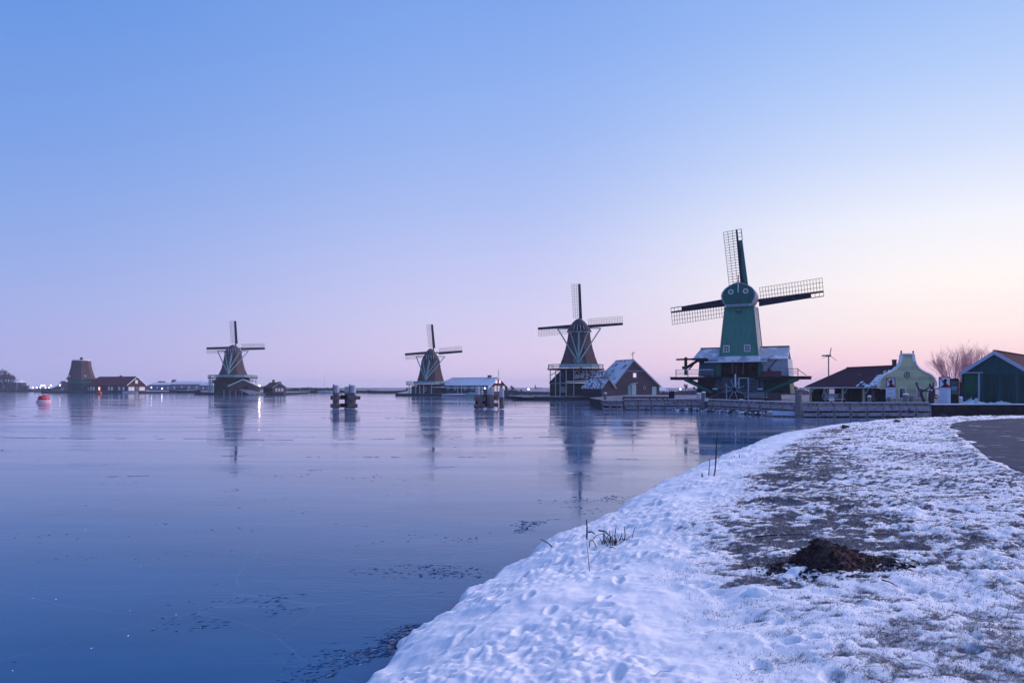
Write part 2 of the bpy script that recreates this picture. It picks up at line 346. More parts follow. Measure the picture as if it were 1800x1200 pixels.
# footprints and scuffs pressed into the snow
FEET = []
for i in range(520):
    fx, fy = rng.uniform(-1.5, 9), 2.5 + 15*rng.random()**1.5
    FEET.append((fx, fy, rng.uniform(.03,.075), rng.uniform(.05,.13), rng.uniform(0, math.pi), rng.uniform(.01,.04)))
for off, y0, y1 in ((1.0, 3.0, 15), (1.55, 2.6, 22), (2.3, 3.2, 12)):      # trails of people walking along the shore
    yy, k = y0, 0
    while yy < y1:
        sx = np.interp(yy, SHORE[:,1], SHORE[:,0]); FEET.append((sx + off + (.11 if k % 2 else -.11) + rng.normal()*.05, yy, .055, .14, rng.normal()*.2 - .35, rng.uniform(.035,.06))); yy += rng.uniform(.5,.75); k += 1
MOUND = (3.36, 7.5)
def ground(x, y):
    """height, bareness"""
    s = shore_dist(x, y) + .16*(fbm(x*1.3, y*1.3, 40, 3)-.5)*2 + .17*(fbm(x*5, y*5, 41, 3)-.5)
    p = path_dist(x, y)
    g = sstep(2.1, 3.3, s + 1.1*(fbm(x*.8, y*.8, 3, 3)-.5))             # grassy zone
    g = g * sstep(1.6, 3.4, x + .05*y + .8*(fbm(x*1.7, y*1.7, 31, 3)-.5)*2 + .1*np.maximum(0, y-8))
    h = np.where(s > 0, .17*np.sqrt(np.clip(s/.16, 0, 1)), np.maximum(-.4, s*1.5))
    h = h + .90*(1-np.exp(-np.maximum(s-.05, 0)/2.3))
    on = sstep(.02, .35, s); tro = .30 + .85*sstep(.40, .62, fbm(x*.55, y*.7, 50, 3))
    h = h + on*.10*(fbm(x*.45, y*.45, 1, 3)-.5)*2
    h = h + on*(.040*(fbm(x*2.2, y*2.2, 2, 3)-.5)*2 + (.022+.016*g)*tro*(fbm(x*5.5, y*6.5, 6, 3)-.5)*2)
    lump = np.abs(fbm(x*9, y*10, 8, 3)-.5)*2
    h = h + on*tro*(.034*lump*(1-.3*g) + .012*(fbm(x*24, y*26, 9, 2)-.5)*2 + .010*np.maximum(0, fbm(x*3.6, y*4.2, 10, 2)-.52)*4*(1-g))
    for fx, fy, a, b, r, d in FEET:
        i0, i1 = np.searchsorted(y, fy-.45), np.searchsorted(y, fy+.45)
        m = i0 + np.nonzero(np.abs(x[i0:i1]-fx) < .45)[0]
        if not len(m): continue
        dx = x[m]-fx; dy = y[m]-fy; u = (dx*math.cos(r)+dy*math.sin(r))/a; v = (-dx*math.sin(r)+dy*math.cos(r))/b
        q = np.sqrt(u*u+v*v)
        h[m] += on[m]*(-d*(1-sstep(.55, 1.15, q)) + .16*d*np.exp(-((q-1.35)/.28)**2))
    # bareness: windblown dead grass and soil showing through
    b1 = fbm(x*.55, y*.9, 12, 4); b2 = fbm(x*3.2, y*4.0, 13, 4); b3 = fbm(x*11, y*13, 14, 3)
    bare = g*np.clip(.10 + 1.1*(b1-.47) + 1.5*(b2-.5) + 1.0*(b3-.5), 0, .42)
    # the dark streak of raked earth running inland from the mound
    cx = np.interp(y, [5, 7, 9, 11, 14, 18, 24, 32], [3.1, 3.25, 3.9, 4.5, 5.6, 7.3, 10.1, 14.2]); wd = np.interp(y, [5, 6.3, 7.5, 9.5, 14, 30], [.05, .45, 1.15, .95, .9, 1.3])
    streak = np.exp(-((x-cx)/wd)**2)*sstep(6.2, 7.2, y)*(1-sstep(16, 30, y)*.6)
    bare = np.clip(bare + streak*np.clip(.75 + 2.4*(b2-.5) + 1.4*(b3-.5) + 1.2*(b1-.5), 0, 1), 0, 1)*sstep(.4, 1.2, s)
    # beyond the raked streak the turf is thinly dusted
    turf = g*(.35 + .65*sstep(4, 12, y))
    b4 = fbm(x*22, y*26, 15, 2); bare = np.clip(bare*(1-.35*turf) + turf*np.clip(.27 + 1.2*(b3-.5) + 1.1*(b4-.5) + .6*(b2-.5), 0, 1), 0, 1)
    h = h - .022*bare
    pe = p + .30*(fbm(x*1.1, y*1.1, 60, 3)-.5)*2 + .22*(fbm(x*6, y*6, 61, 3)-.5); w = sstep(-.9, -.02, pe); lipn = .045*np.exp(-((pe+.12)/.16)**2); h = h*(1-w) + 1.078*w + lipn
    return h, bare, p
GRID = {}
def look(x, y):
    """height, bareness and path distance read back from the finished bank"""
    x = np.asarray(x, float); y = np.asarray(y, float); Y = GRID['Y']; nc = GRID['nc']
    j = np.clip(np.searchsorted(Y, y)-1, 0, len(Y)-2); t = np.clip((y-Y[j])/(Y[j+1]-Y[j]), 0, 1)
    def row(k, A):
        u = np.clip((x-GRID['lo'][k])/(GRID['hi'][k]-GRID['lo'][k])*(nc-1), 0, nc-1.001); c = u.astype(int); f = u-c
        return A[k, c]*(1-f) + A[k, c+1]*f
    return tuple(row(j, GRID[q])*(1-t) + row(j+1, GRID[q])*t for q in 'hbp')
def bank():
    nr, nc = 860, 860
    t = np.linspace(0, 1, nr); Y = 2.2*np.exp(t*math.log(58/2.2)); Y = np.concatenate([np.linspace(-3, 2.15, 40), Y]); nr = len(Y)
    u = np.linspace(0, 1, nc); Ya = np.maximum(Y, 1.0)
    lo = np.interp(Y, SHORE[:,1], SHORE[:,0]) - .9 - .03*Ya; hi = 5.5 + Ya*.98
    X = lo[:,None] + (hi-lo)[:,None]*u[None,:]; YY = np.repeat(Y[:,None], nc, 1)
    x = X.ravel(); y = YY.ravel(); h, bare, p = ground(x, y)
    GRID.update(Y=Y, lo=lo, hi=hi, nc=nc, h=h.reshape(nr, nc), b=bare.reshape(nr, nc), p=p.reshape(nr, nc))
    V = np.stack([x, y, h], 1)
    i = np.arange(nr-1)[:,None]*nc + np.arange(nc-1)[None,:]; i = i.ravel()
    Fc = np.stack([i, i+1, i+nc+1, i+nc], 1)
    keep = ~((h[Fc].max(1) < -.2) | (p[Fc].min(1) > .6))
    o = np_mesh('snowy_bank', V, Fc[keep], snow_material())
    at = o.data.attributes.new('bare', 'FLOAT', 'POINT'); at.data.foreach_set('value', bare.astype(np.float32))
    o.data.polygons.foreach_set('use_smooth', np.ones(len(o.data.polygons), bool))
    return tag(o, kind='structure')
def snow_material():
    m = bpy.data.materials.new('snow_ground'); nt, b = nodes_of(m); N = nt.nodes.new; L = nt.links.new
    a = N('ShaderNodeAttribute'); a.attribute_name = 'bare'; tc = N('ShaderNodeTexCoord')
    n = N('ShaderNodeTexNoise'); n.inputs['Scale'].default_value = 26; n.inputs['Detail'].default_value = 6; n.inputs['Roughness'].default_value = .7; L(tc.outputs['Object'], n.inputs['Vector'])
    ad = N('ShaderNodeMath'); ad.operation = 'MULTIPLY_ADD'; ad.inputs[1].default_value = 1.1; L(n.outputs['Fac'], ad.inputs[0]); L(a.outputs['Fac'], ad.inputs[2])
    r = N('ShaderNodeMapRange'); r.inputs[1].default_value = .86; r.inputs[2].default_value = 1.22; L(ad.outputs[0], r.inputs[0])
    n2 = N('ShaderNodeTexNoise'); n2.inputs['Scale'].default_value = 60; n2.inputs['Detail'].default_value = 4; L(tc.outputs['Object'], n2.inputs['Vector'])
    cr = N('ShaderNodeValToRGB'); e = cr.color_ramp.elements; e[0].position = .3; e[0].color = (.045,.038,.050,1); e[1].position = .72; e[1].color = (.20,.19,.225,1); L(n2.outputs['Fac'], cr.inputs[0])
    mx = N('ShaderNodeMix'); mx.data_type = 'RGBA'; mx.inputs['A'].default_value = (.90,.89,.92,1); L(r.outputs[0], mx.inputs['Factor'])
    thin = N('ShaderNodeMapRange'); thin.inputs[1].default_value = .25; thin.inputs[2].default_value = .75; L(a.outputs['Fac'], thin.inputs[0])
    fz = N('ShaderNodeMix'); fz.data_type = 'RGBA'; fz.inputs['A'].default_value = (.30,.30,.345,1); L(thin.outputs[0], fz.inputs['Factor']); L(cr.outputs[0], fz.inputs['B']); L(fz.outputs['Result'], mx.inputs['B'])
    L(mx.outputs['Result'], b.inputs['Base Color']); b.inputs['Roughness'].default_value = .85; b.inputs['Specular IOR Level'].default_value = .08
    n4 = N('ShaderNodeTexNoise'); n4.inputs['Scale'].default_value = 75; n4.inputs['Detail'].default_value = 4; n4.inputs['Roughness'].default_value = .7; L(tc.outputs['Object'], n4.inputs['Vector'])
    bp = N('ShaderNodeBump'); bp.inputs['Strength'].default_value = .55; bp.inputs['Distance'].default_value = .012; L(n4.outputs['Fac'], bp.inputs['Height']); L(bp.outputs[0], b.inputs['Normal'])
    return m
bank()
def hgt(x, y):
    return float(look(np.array([float(x)]), np.array([float(y)]))[0][0])
# asphalt path: a thin slab with a crisp edge
pm = MB(); n = len(PATH)
pm.v = [(x, y, 1.105) for x, y in PATH] + [(x, y, 1.0) for x, y in PATH]
pm.f = [tuple(range(n))[::-1]] + [(i, (i+1) % n, (i+1) % n + n, i+n) for i in range(n)]
po = pm.build('asphalt_path', 'asphalt'); tag(po, kind='structure')
import bmesh
bm = bmesh.new(); bm.from_mesh(po.data); bm.normal_update(); bmesh.ops.triangulate(bm, faces=bm.faces[:]); bmesh.ops.recalc_face_normals(bm, faces=bm.faces[:]); bm.to_mesh(po.data); bm.free()

# ------------------------------------------------------------------ far bank and mill yard (land behind the water)
def land(name, outline, z, top_mat, side_mat, wob=0):
    n = len(outline); bm = bmesh.new()
    tv = [bm.verts.new((x, y, z)) for x, y in outline]; bv = [bm.verts.new((x, y, -.5)) for x, y in outline]
    f = bm.faces.new(tv); f.normal_update()
    if f.normal.z < 0: f.normal_flip()
    sides = []
    for i in range(n):
        j = (i+1) % n; sides.append(bm.faces.new((tv[i], tv[j], bv[j], bv[i])))
    for q in sides: q.material_index = 1
    bmesh.ops.triangulate(bm, faces=[f]); bmesh.ops.recalc_face_normals(bm, faces=bm.faces[:])
    me = bpy.data.meshes.new(name); bm.to_mesh(me); bm.free()
    me.materials.append(MATS[top_mat]); me.materials.append(MATS[side_mat])
    o = bpy.data.objects.new(name, me); COL.objects.link(o); return tag(o, kind='structure')
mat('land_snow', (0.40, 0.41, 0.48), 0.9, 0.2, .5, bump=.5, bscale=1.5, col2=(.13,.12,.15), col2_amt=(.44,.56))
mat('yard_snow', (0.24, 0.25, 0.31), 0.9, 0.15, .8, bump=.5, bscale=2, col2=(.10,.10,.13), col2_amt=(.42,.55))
def rough_line(pts, step=3.0, amp=.5, seed=1):
    out = []; r = random.Random(seed)
    for (ax, ay), (bx, by) in zip(pts[:-1], pts[1:]):
        d = math.hypot(bx-ax, by-ay); k = max(1, min(40, int(d/step)))
        for i in range(k):
            t = i/k; out.append((ax+(bx-ax)*t + r.uniform(-amp, amp), ay+(by-ay)*t + r.uniform(-amp, amp)))
    out.append(pts[-1]); return out
shoreline = rough_line([(21,152),(10,150),(.8,153),(-1,170),(-1.5,211),(-7,213.5),(-20,219),(-31,221),(-37,226),(-52,348),(-100,352),(-86,300),(-81,253),(-113,253),(-120,285),(-148,335),(-166,318),(-212,320),(-228,362),(-292,430),(-420,436),(-800,450)], 3.0, .35, 3)
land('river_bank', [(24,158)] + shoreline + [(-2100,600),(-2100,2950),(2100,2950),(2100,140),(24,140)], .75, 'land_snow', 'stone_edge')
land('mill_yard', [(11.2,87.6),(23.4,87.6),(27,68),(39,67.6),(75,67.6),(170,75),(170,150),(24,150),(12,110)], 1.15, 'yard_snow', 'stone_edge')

land('snow_field', [(11.5,-110),(11.5,10),(16,22),(22,31.5),(30,38),(60,42.5),(95,51),(300,52),(300,-110)], .97, 'snow_cap', 'stone_edge')

# ------------------------------------------------------------------ windows, doors, houses
def window(parent, face, u, z, w, h, pane='glass_dark', frame='white_paint', off=0.0, t=.07, bars=True):
    """face: ('front', y) plane facing -y, ('left', x) facing -x, ('right', x) facing +x; u along the wall"""
    kind, c = face; fr = MB(); pn = MB()
    def bx(mb, u0, u1, z0, z1, d0, d1):
        if kind == 'front': mb.box(u0, u1, c-d1, c-d0, z0, z1)
        elif kind == 'left': mb.box(c-d1, c-d0, u0, u1, z0, z1)
        else: mb.box(c+d0, c+d1, u0, u1, z0, z1)
    bx(pn, u-w/2, u+w/2, z-h/2, z+h/2, -.02, .03)
    bx(fr, u-w/2-t, u-w/2, z-h/2-t, z+h/2+t, -.02, .07); bx(fr, u+w/2, u+w/2+t, z-h/2-t, z+h/2+t, -.02, .07)
    bx(fr, u-w/2, u+w/2, z+h/2, z+h/2+t, -.02, .068); bx(fr, u-w/2, u+w/2, z-h/2-t, z-h/2, -.02, .09)
    if bars: bx(fr, u-.02, u+.02, z-h/2, z+h/2, .03, .05); bx(fr, u-w/2, u+w/2, z-.02, z+.02, .031, .052)
    f = fr.build('window', frame, parent); pn.build('pane', pane, f); return f
def house(name, label, cat, px, D, phi, w, L, he, hr, wall, roof, verge='white_paint', z0=.7, hip_back=0.0, over=.3, side=None, group=None, ridge_off=0.0):
    """gable front centred at photo column px at depth D; local -y is the gable side; heights above z0"""
    o = empty(name, (px2(px, D), D, z0), phi, label, cat, group)
    MB().prism([(-w/2, 0), (w/2, 0), (w/2, he), (ridge_off, hr), (-w/2, he)], 0, L - (hip_back*.98 if hip_back else 0)).build('wall', wall, o)
    if hip_back: MB().box(-w/2, w/2, L-hip_back, L, 0, he).build('back_wall', wall, o)
    t = .12
    for s in (-1, 1):
        e = np.array((s*(w/2+over), he - over*(hr-he)/(w/2))); r = np.array((ridge_off, hr)); m = MB()
        yb = L if not hip_back else L - hip_back
        ye = L + over
        bot = [(e[0], -over, e[1]), (r[0], -over, r[1]), (r[0], yb, r[1]), (e[0], ye, e[1])]
        top = [(a, b, c + t) for a, b, c in bot]
        if s > 0: bot = bot[::-1]; top = top[::-1]
        m.hexa(bot, top); m.build('roof', roof, o)
        v = MB(); v.bar((e[0], -over-.03, e[1]+.02), (r[0], -over-.03, r[1]+.02), .06, .30, up=(0,0,1)); v.build('verge_board', verge, o)
    if hip_back:
        ez = he - over*(hr-he)/(w/2)
        MB().add([(-w/2-over, L+over, ez+t), (w/2+over, L+over, ez+t), (ridge_off, L-hip_back, hr+t)], [(0,1,2)]).build('hip_roof', roof, o)
    MB().bar((ridge_off, -over, hr+t), (ridge_off, L-hip_back+ (0 if hip_back else over), hr+t), .22, .12).build('ridge', 'black_board', o)
    return o

# ------------------------------------------------------------------ sails
def sail(root, hub, Rr, ang, lat_w, r0, board_w, nbars, nl, singles=False, th=1.0, frac=.80, taper=.25, bmat='sail_board'):
    a = R(ang); ca, sa = math.cos(a), math.sin(a)
    def P(r, w, dy=0): return (hub[0] + r*ca - w*sa, hub[1] + dy, hub[2] + r*sa + w*ca)
    sp = MB().hexa([P(0,-.18*th,-.14),P(0,.18*th,-.14),P(0,.18*th,.14),P(0,-.18*th,.14)], [P(Rr,-.10*th,-.09),P(Rr,.10*th,-.09),P(Rr,.10*th,.09),P(Rr,-.10*th,.09)]).build('sail', 'sail_wood', root)
    bars = [r0 + (Rr-.05-r0)*i/(nbars-1) for i in range(nbars)]
    w_at = lambda r: lat_w*(.93 + .07*(r-r0)/(Rr-r0)); tw = lambda r: .16*(1-(r-r0)/(Rr-r0))     # slight weather twist
    bw = .046*th
    joined = MB()
    for r in bars:
        b = MB() if singles else joined
        b.bar(P(r, -.02, -.02), P(r, w_at(r), -.02 - tw(r)), bw, bw)
        if singles: b.build('crossbar', 'lath', sp)
    for k in range(nl):
        f = (k+1)/nl; b = MB() if singles else joined
        pts = [P(r, w_at(r)*f, -.02 - tw(r)*f - .03) for r in (r0-.05, (r0+Rr)/2, Rr)]
        b.bar(pts[0], pts[1], bw*1.05, bw*.9); b.bar(pts[1], pts[2], bw*1.05, bw*.9)
        if singles: b.build('lath', 'lath', sp)
    if not singles: joined.build('lattice', 'lath', sp)
    # wind boards on the leading side, open laths towards the tip
    re = r0 + (Rr-r0)*frac
    nb = 6
    for i in range(nb):
        ra = r0-.3 + (re-r0+.3)*i/nb; rb = r0-.3 + (re-r0+.3)*(i+1)/nb - .004
        wa = board_w*(1-taper*i/nb); wb = board_w*(1-taper*(i+1)/nb); d = .14 - .02*i
        MB().hexa([P(ra,-.1,-.03),P(rb,-.1,-.03),P(rb,-.1,.01),P(ra,-.1,.01)], [P(ra,-wa,-.03-d),P(rb,-wb,-.03-d),P(rb,-wb,.01-d),P(ra,-wa,.01-d)]).build('wind_board', bmat, sp)
    # furled cloth lashed along the spar
    pts = []; rr = []
    for i in range(15):
        f = i/14; pts.append(P(r0-.1 + (re-r0)*f, -.13 - .08*math.sin(f*9+ang), -.17)); rr.append((.15+.05*math.sin(f*17+ang))*(1-.35*f)*th)
    MB().tube(pts, rr, 7).build('sail_cloth', 'sail_cloth', sp, True)
    if frac > .95: return sp
    e = MB(); e.bar(P(re, -board_w*.75, -.04), P(Rr, -board_w*.72, -.03), bw*1.8, bw*1.8)
    for i in range(4): r = re + (Rr-.03-re)*i/3; e.bar(P(r, 0, -.03), P(r, -board_w*.73, -.035), bw, bw)
    e.build('tip_frame', 'sail_wood', sp)
    return sp

# ------------------------------------------------------------------ the near green post mill (saw mill that turns on a ring wall)
def green_mill():
    D = 98.0; s = D/F; z0 = 1.15
    o = empty('green_windmill', (px2(1303, D), D, z0), -28, 'tall green wooden windmill with two round eye windows in its cap', 'windmill')
    Z = lambda py: pz(py, D) - z0
    # tower
    zb, zt = Z(627), Z(540); fw, ft = 2.48, 1.82; db, dt = 1.9, 1.55
    MB().hexa([(-fw,-db,zb),(fw,-db,zb),(fw,db,zb),(-fw,db,zb)], [(-ft,-dt,zt),(ft,-dt,zt),(ft,dt,zt),(-ft,dt,zt)]).build('tower', 'mill_green', o)
    for sx in (-1, 1):          # shingled side cheeks standing proud of the tower
        m = MB(); m.hexa([(sx*(fw+.02),-db+.12,zb),(sx*(fw+.09),-db+.12,zb),(sx*(fw+.09),db,zb),(sx*(fw+.02),db,zb)][::sx], [(sx*(ft+.02),-dt+.12,zt),(sx*(ft+.09),-dt+.12,zt),(sx*(ft+.09),dt,zt),(sx*(ft+.02),dt,zt)][::sx]); m.build('side_cladding', 'shingle_grey', o)
        MB().bar((sx*(fw+.05),-db-.02,zb),(sx*(ft+.05),-dt-.02,zt),.14,.12).build('corner_board', 'mill_green', o)
        MB().bar((sx*(fw+.1),db,zb),(sx*(ft+.1),db-.35,zt),.12,.12).build('corner_board', 'sail_wood', o)
    for wx in (-1.62, 1.12): window(o, ('front', -1.9 + .05), wx, Z(613.5), .62, .72, t=.10)
    Bx('hatch', 'cap_green', o, -.42, .28, -dt-.16, -dt, Z(552), Z(547)); Bx('hatch_sill', 'grey_paint', o, -.38, .24, -dt-.22, -dt-.02, Z(546.6), Z(546))
    # cap: a beetle-browed rounded gable, pulled back over the tower
    half = [(1.62, 540.5), (2.05, 534), (2.32, 526), (2.36, 521), (2.22, 515.5), (1.88, 510.5), (1.35, 506.2), (.78, 503), (.25, 501), (0, 500.6)]
    half = [(x*.90, p) for x, p in half]; prof = [(x, Z(p)) for x, p in half] + [(-x, Z(p)) for x, p in half[-2::-1]]
    MB().prism(prof, -2.15, -2.05).build('cap_face', 'cap_green', o)
    cb = MB(); nP = len(prof); cx = 0; czm = Z(521)
    secs = [(-2.05, 1.0), (-.6, 1.02), (1.4, .98), (2.6, .82)]
    for y, k in secs: cb.v += [(x*k, y, czm + (z-czm)*k) for x, z in prof]
    for i in range(len(secs)-1):
        for j in range(nP): j2 = (j+1) % nP; cb.f.append((i*nP+j, (i+1)*nP+j, (i+1)*nP+j2, i*nP+j2))
    cb.f.append(tuple((len(secs)-1)*nP + j for j in reversed(range(nP)))); cb.build('cap', 'shingle_grey', o)
    rim = MB(); pts = [(x*1.03, -2.16, czm + (z-czm)*1.03) for x, z in prof]
    for a, b in zip(pts[:-1], pts[1:]): rim.bar(a, b, .20, .11)
    rim.build('cap_trim', 'grey_paint', o)
    Bx('cap_beam', 'grey_paint', o, -1.62, 1.62, -2.30, -2.02, Z(541.2), Z(537.4))
    for i in range(9): Bx('beam_mark', 'cap_green', o, -1.45+i*.33, -1.28+i*.33, -2.312, -2.29, Z(540.3), Z(538.6))
    for ex in (-.98, .95):    # eye windows
        ring = MB(); pts = [(ex + .30*math.cos(2*math.pi*k/20), -2.17, Z(515.5) + .27*math.sin(2*math.pi*k/20)) for k in range(21)]
        for a, b in zip(pts[:-1], pts[1:]): ring.bar(a, b, .1, .13)
        e = ring.build('round_window', 'white_paint', o)
        MB().prism([(ex + .27*math.cos(2*math.pi*k/16), Z(515.5) + .24*math.sin(2*math.pi*k/16)) for k in range(16)], -2.17, -2.10).build('pane', 'glass_dark', e)
    Bar('finial_post', 'white_paint', o, (0, -2.22, Z(517)), (0, -2.22, Z(501)), .12); Bar('finial', 'red_wood', o, (0, -2.2, Z(501)), (0, -2.2, Z(487)), .11)
    cr = MB(); zc = Z(533); cr.add([(-.36,-2.17,zc),(.36,-2.17,zc),(.46,-2.17,zc+.42),(.2,-2.17,zc+.22),(0,-2.17,zc+.48),(-.2,-2.17,zc+.22),(-.46,-2.17,zc+.42),(-.36,-2.14,zc),(.36,-2.14,zc)], [(0,1,2,3,4,5,6)])
    cr.build('crown_emblem', 'brown_board', o)
    # sails behind the cap
    hub = (-.30, 3.55, Z(526.5))
    MB().tube([(0, 1.5, hub[2]), (-.30, 3.9, hub[2])], .42, 10).build('windshaft', 'sail_wood', o)
    for a in (4.9, 95.4, 184.9, 275.4): sail(o, hub, 10.5, a, 1.85, 2.35, .88, 22, 3, True, 1.15, bmat='sail_board' if 90 < a < 100 else 'sail_cloth')  # all but the upper sail: wind boards coloured navy to paint in shadow
    # hall with hipped wings
    zr = Z(610.5); ze = Z(636)
    for sx, x0, x1, wm in ((-1, -5.75, -2.5, 'board_blue'), (1, 2.5, 6.0, 'grey_board')):
        xa, xb = (x0, x1) if sx < 0 else (x0, x1)
        top = (xa, xb)
        MB().hexa([(xa - (.55 if sx<0 else 0), -2.1, ze+.25), (xb + (.25 if sx>0 else 0), -2.1, ze+.25), (xb + (.25 if sx>0 else 0), 1.0, zr-.12), (xa - (0 if sx<0 else 0), 1.0, zr-.12)],
                  [(xa - (.55 if sx<0 else 0), -2.1, ze+.37), (xb + (.25 if sx>0 else 0), -2.1, ze+.37), (xb + (.1 if sx>0 else 0), 1.0, zr), (xa, 1.0, zr)]).build('wing_roof', 'lead_roof', o)
        MB().hexa([(xa,1.0,zr-.13),(xb,1.0,zr-.13),(xb,4.2,ze+.2),(xa,4.2,ze+.2)], [(xa,1.0,zr-.01),(xb,1.0,zr-.01),(xb,4.2,ze+.35),(xa,4.2,ze+.35)]).build('wing_roof', 'lead_roof', o)
        Bx('ridge_board', 'sail_wood', o, xa-.05, xb+.1, .93, 1.07, zr, zr+.14)
        xo = -5.35 if sx < 0 else 6.2
        MB().hexa([(min(sx*2.9, xo*1.03), -1.6, Z(661)),(max(sx*2.9, xo*1.03), -1.6, Z(661)),(max(sx*2.9, xo*1.03), 3.4, Z(661)),(min(sx*2.9, xo*1.03), 3.4, Z(661))],
                  [(min(sx*2.9, xo), -1.6, ze+.3),(max(sx*2.9, xo), -1.6, ze+.3),(max(sx*2.9, xo), 3.4, ze+.3),(min(sx*2.9, xo), 3.4, ze+.3)]).build('wing_wall', wm, o)
    Bar('wall_brace', 'sail_wood', o, (3.6, -1.66, Z(652)), (5.2, -1.66, Z(628)), .1); Bar('wall_rail', 'shed_trim', o, (3.2, -1.65, Z(647)), (6.2, -1.65, Z(647)), .07)
    Bar('corner_board', 'white_paint', o, (6.34, -1.66, Z(661)), (6.15, -1.66, Z(628)), .1)
    arch = MB()
    for i in range(8):
        t0, t1 = i/8, (i+1)/8; f = lambda t: (3.0 + 1.6*t, -2.14, Z(641) + (Z(627)-Z(641))*math.sin(t*math.pi/2)); arch.bar(f(t0), f(t1), .12, .12)
    arch.build('arched_trim', 'shed_trim', o)
    MB().prism([(-2.75, Z(636)), (2.75, Z(636)), (2.66, Z(626.8)), (-2.66, Z(626.8))], -2.35, -1.6).build('apron_roof', 'lead_roof', o)
    Bx('fascia', 'white_paint', o, -4.45, 3.75, -2.62, -2.4, Z(637.2), Z(635.6))
    MB().hexa([(-4.4,-2.4,Z(637)),(3.7,-2.4,Z(637)),(3.7,-1.55,Z(633)),(-4.4,-1.55,Z(633))], [(-4.4,-2.4,Z(636)),(3.7,-2.4,Z(636)),(3.7,-1.55,Z(632)),(-4.4,-1.55,Z(632))]).build('awning', 'lead_roof', o)
    # dark working floor inside: back wall, side walls, floor, ceiling
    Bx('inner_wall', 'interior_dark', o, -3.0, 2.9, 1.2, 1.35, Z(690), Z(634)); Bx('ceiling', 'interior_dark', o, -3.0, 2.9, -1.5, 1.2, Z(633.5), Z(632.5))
    for x, m in ((-1.1, 'timber_grey'), (-.55, 'brown_board'), (.1, 'timber_dark'), (.35, 'timber_grey'), (.9, 'timber_dark')): Bar('hanging_beam', m, o, (x, -.6, Z(657)), (x+.06, -.6, Z(637)), .12)
    for x in (-3.05, 2.45): Bx('post', 'strut_green', o, x, x+.65, -1.75, -1.3, Z(662), Z(637))
    for x in (-3.2, 2.7): Bx('lower_post', 'board_blue', o, x, x+.55, -1.7, -1.2, Z(690), Z(662.5))
    # loading decks with railings and struts
    dk = Z(662)
    for x0, x1 in ((-9.2, -2.4), (2.3, 9.05)):
        for k in range(7):
            y0 = -3.0 + k*.42; MB().hexa([(x0,y0,dk-.10),(x1,y0,dk-.10),(x1,y0+.39,dk-.10),(x0,y0+.39,dk-.10)], [(x0,y0,dk),(x1,y0,dk),(x1,y0+.39,dk),(x0,y0+.39,dk)]).build('deck_plank', 'timber_dark', o)
        for y0 in (-2.9, -.4): Bx('deck_beam', 'timber_dark', o, x0+.1*(x0<0), x1-.1*(x1>0), y0, y0+.25, dk-.42, dk-.102)
    for y0 in (-2.85, -.35):
        Bar('strut', 'strut_green', o, (-7.1, y0, dk-.38), (-3.3, y0, Z(690)), .34, .34); Bar('strut', 'strut_green', o, (7.4, y0, dk-.38), (3.1, y0, Z(691)), .34, .34)
    for x0, x1, n in ((-8.3, -3.3, 4), (6.3, 7.6, 2)):
        for i in range(n): x = x0 + (x1-x0)*i/(n-1); Bar('rail_post', 'timber_grey', o, (x, -2.9, dk), (x, -2.9, dk+.95), .09)
        for zz in (.35, .62): Bar('rail', 'timber_grey', o, (x0, -2.9, dk+zz), (x1, -2.9, dk+zz), .07)
        Bar('rail', 'white_paint' if x0 < 0 else 'timber_grey', o, (x0-.1, -2.9, dk+.95), (x1+.1, -2.9, dk+.95), .09)
    Bar('rail', 'timber_dark', o, (7.6, -2.9, dk+.85), (8.6, -2.9, dk+.1), .08)
    # lower dark housing
    MB().hexa([(-5.75,-1.4,Z(691)),(-2.7,-1.4,Z(691)),(-2.7,3.2,Z(691)),(-5.75,3.2,Z(691))], [(-5.6,-1.4,dk-.11),(-2.7,-1.4,dk-.11),(-2.7,3.2,dk-.11),(-5.6,3.2,dk-.11)]).build('lower_housing', 'timber_dark', o)
    MB().hexa([(2.6,-1.4,Z(691)),(6.55,-1.4,Z(691)),(6.55,3.2,Z(691)),(2.6,3.2,Z(691))], [(2.6,-1.4,dk-.11),(6.35,-1.4,dk-.11),(6.35,3.2,dk-.11),(2.6,3.2,dk-.11)]).build('lower_housing', 'dark_green', o)
    Bx('under_floor', 'timber_dark', o, -5.2, 5.0, -1.9, 3.2, Z(693), Z(691.02))
    Bx('lower_wall', 'board_blue', o, -2.65, 2.6, -.9, -.75, Z(690.8), Z(663))
    d = Bx('door', 'teal_board', o, -.05, 1.05, -1.06, -.98, Z(682), Z(665)); fr = MB(); fr.box(-.17,-.05,-1.10,-.93,Z(682),Z(664)); fr.box(1.05,1.17,-1.10,-.93,Z(682),Z(664)); fr.box(-.05,1.05,-1.10,-.93,Z(665),Z(664)); fr.build('door_frame', 'white_paint', d)
    for x in (-2.75, 1.35):
        l = MB(); l.bar((x,-1.9,Z(684)),(x,-1.2,Z(665)),.07); l.bar((x+1.05,-1.9,Z(684)),(x+1.05,-1.2,Z(665)),.07); l.build('stair', 'timber_grey', o)
        for i in range(8): t = (i+.5)/8; MB().box(x+.04, x+1.01, -2.0+.7*t, -1.85+.7*t, Z(684)+(Z(665)-Z(684))*t, Z(684)+(Z(665)-Z(684))*t+.06).build('stair_tread', 'timber_grey', o)
    Bx('counterweight', 'white_paint', o, -3.35, -2.75, -2.45, -2.0, Z(684.5), Z(682)); Bx('counterweight', 'white_paint', o, 2.5, 3.15, -2.45, -2.0, Z(684.5), Z(682))
    # ring wall
    MB().lathe([(5.05, 0), (4.95, Z(693.02)-.02)], 28, (0, .4)).build('ring_wall', 'stone_edge', o)
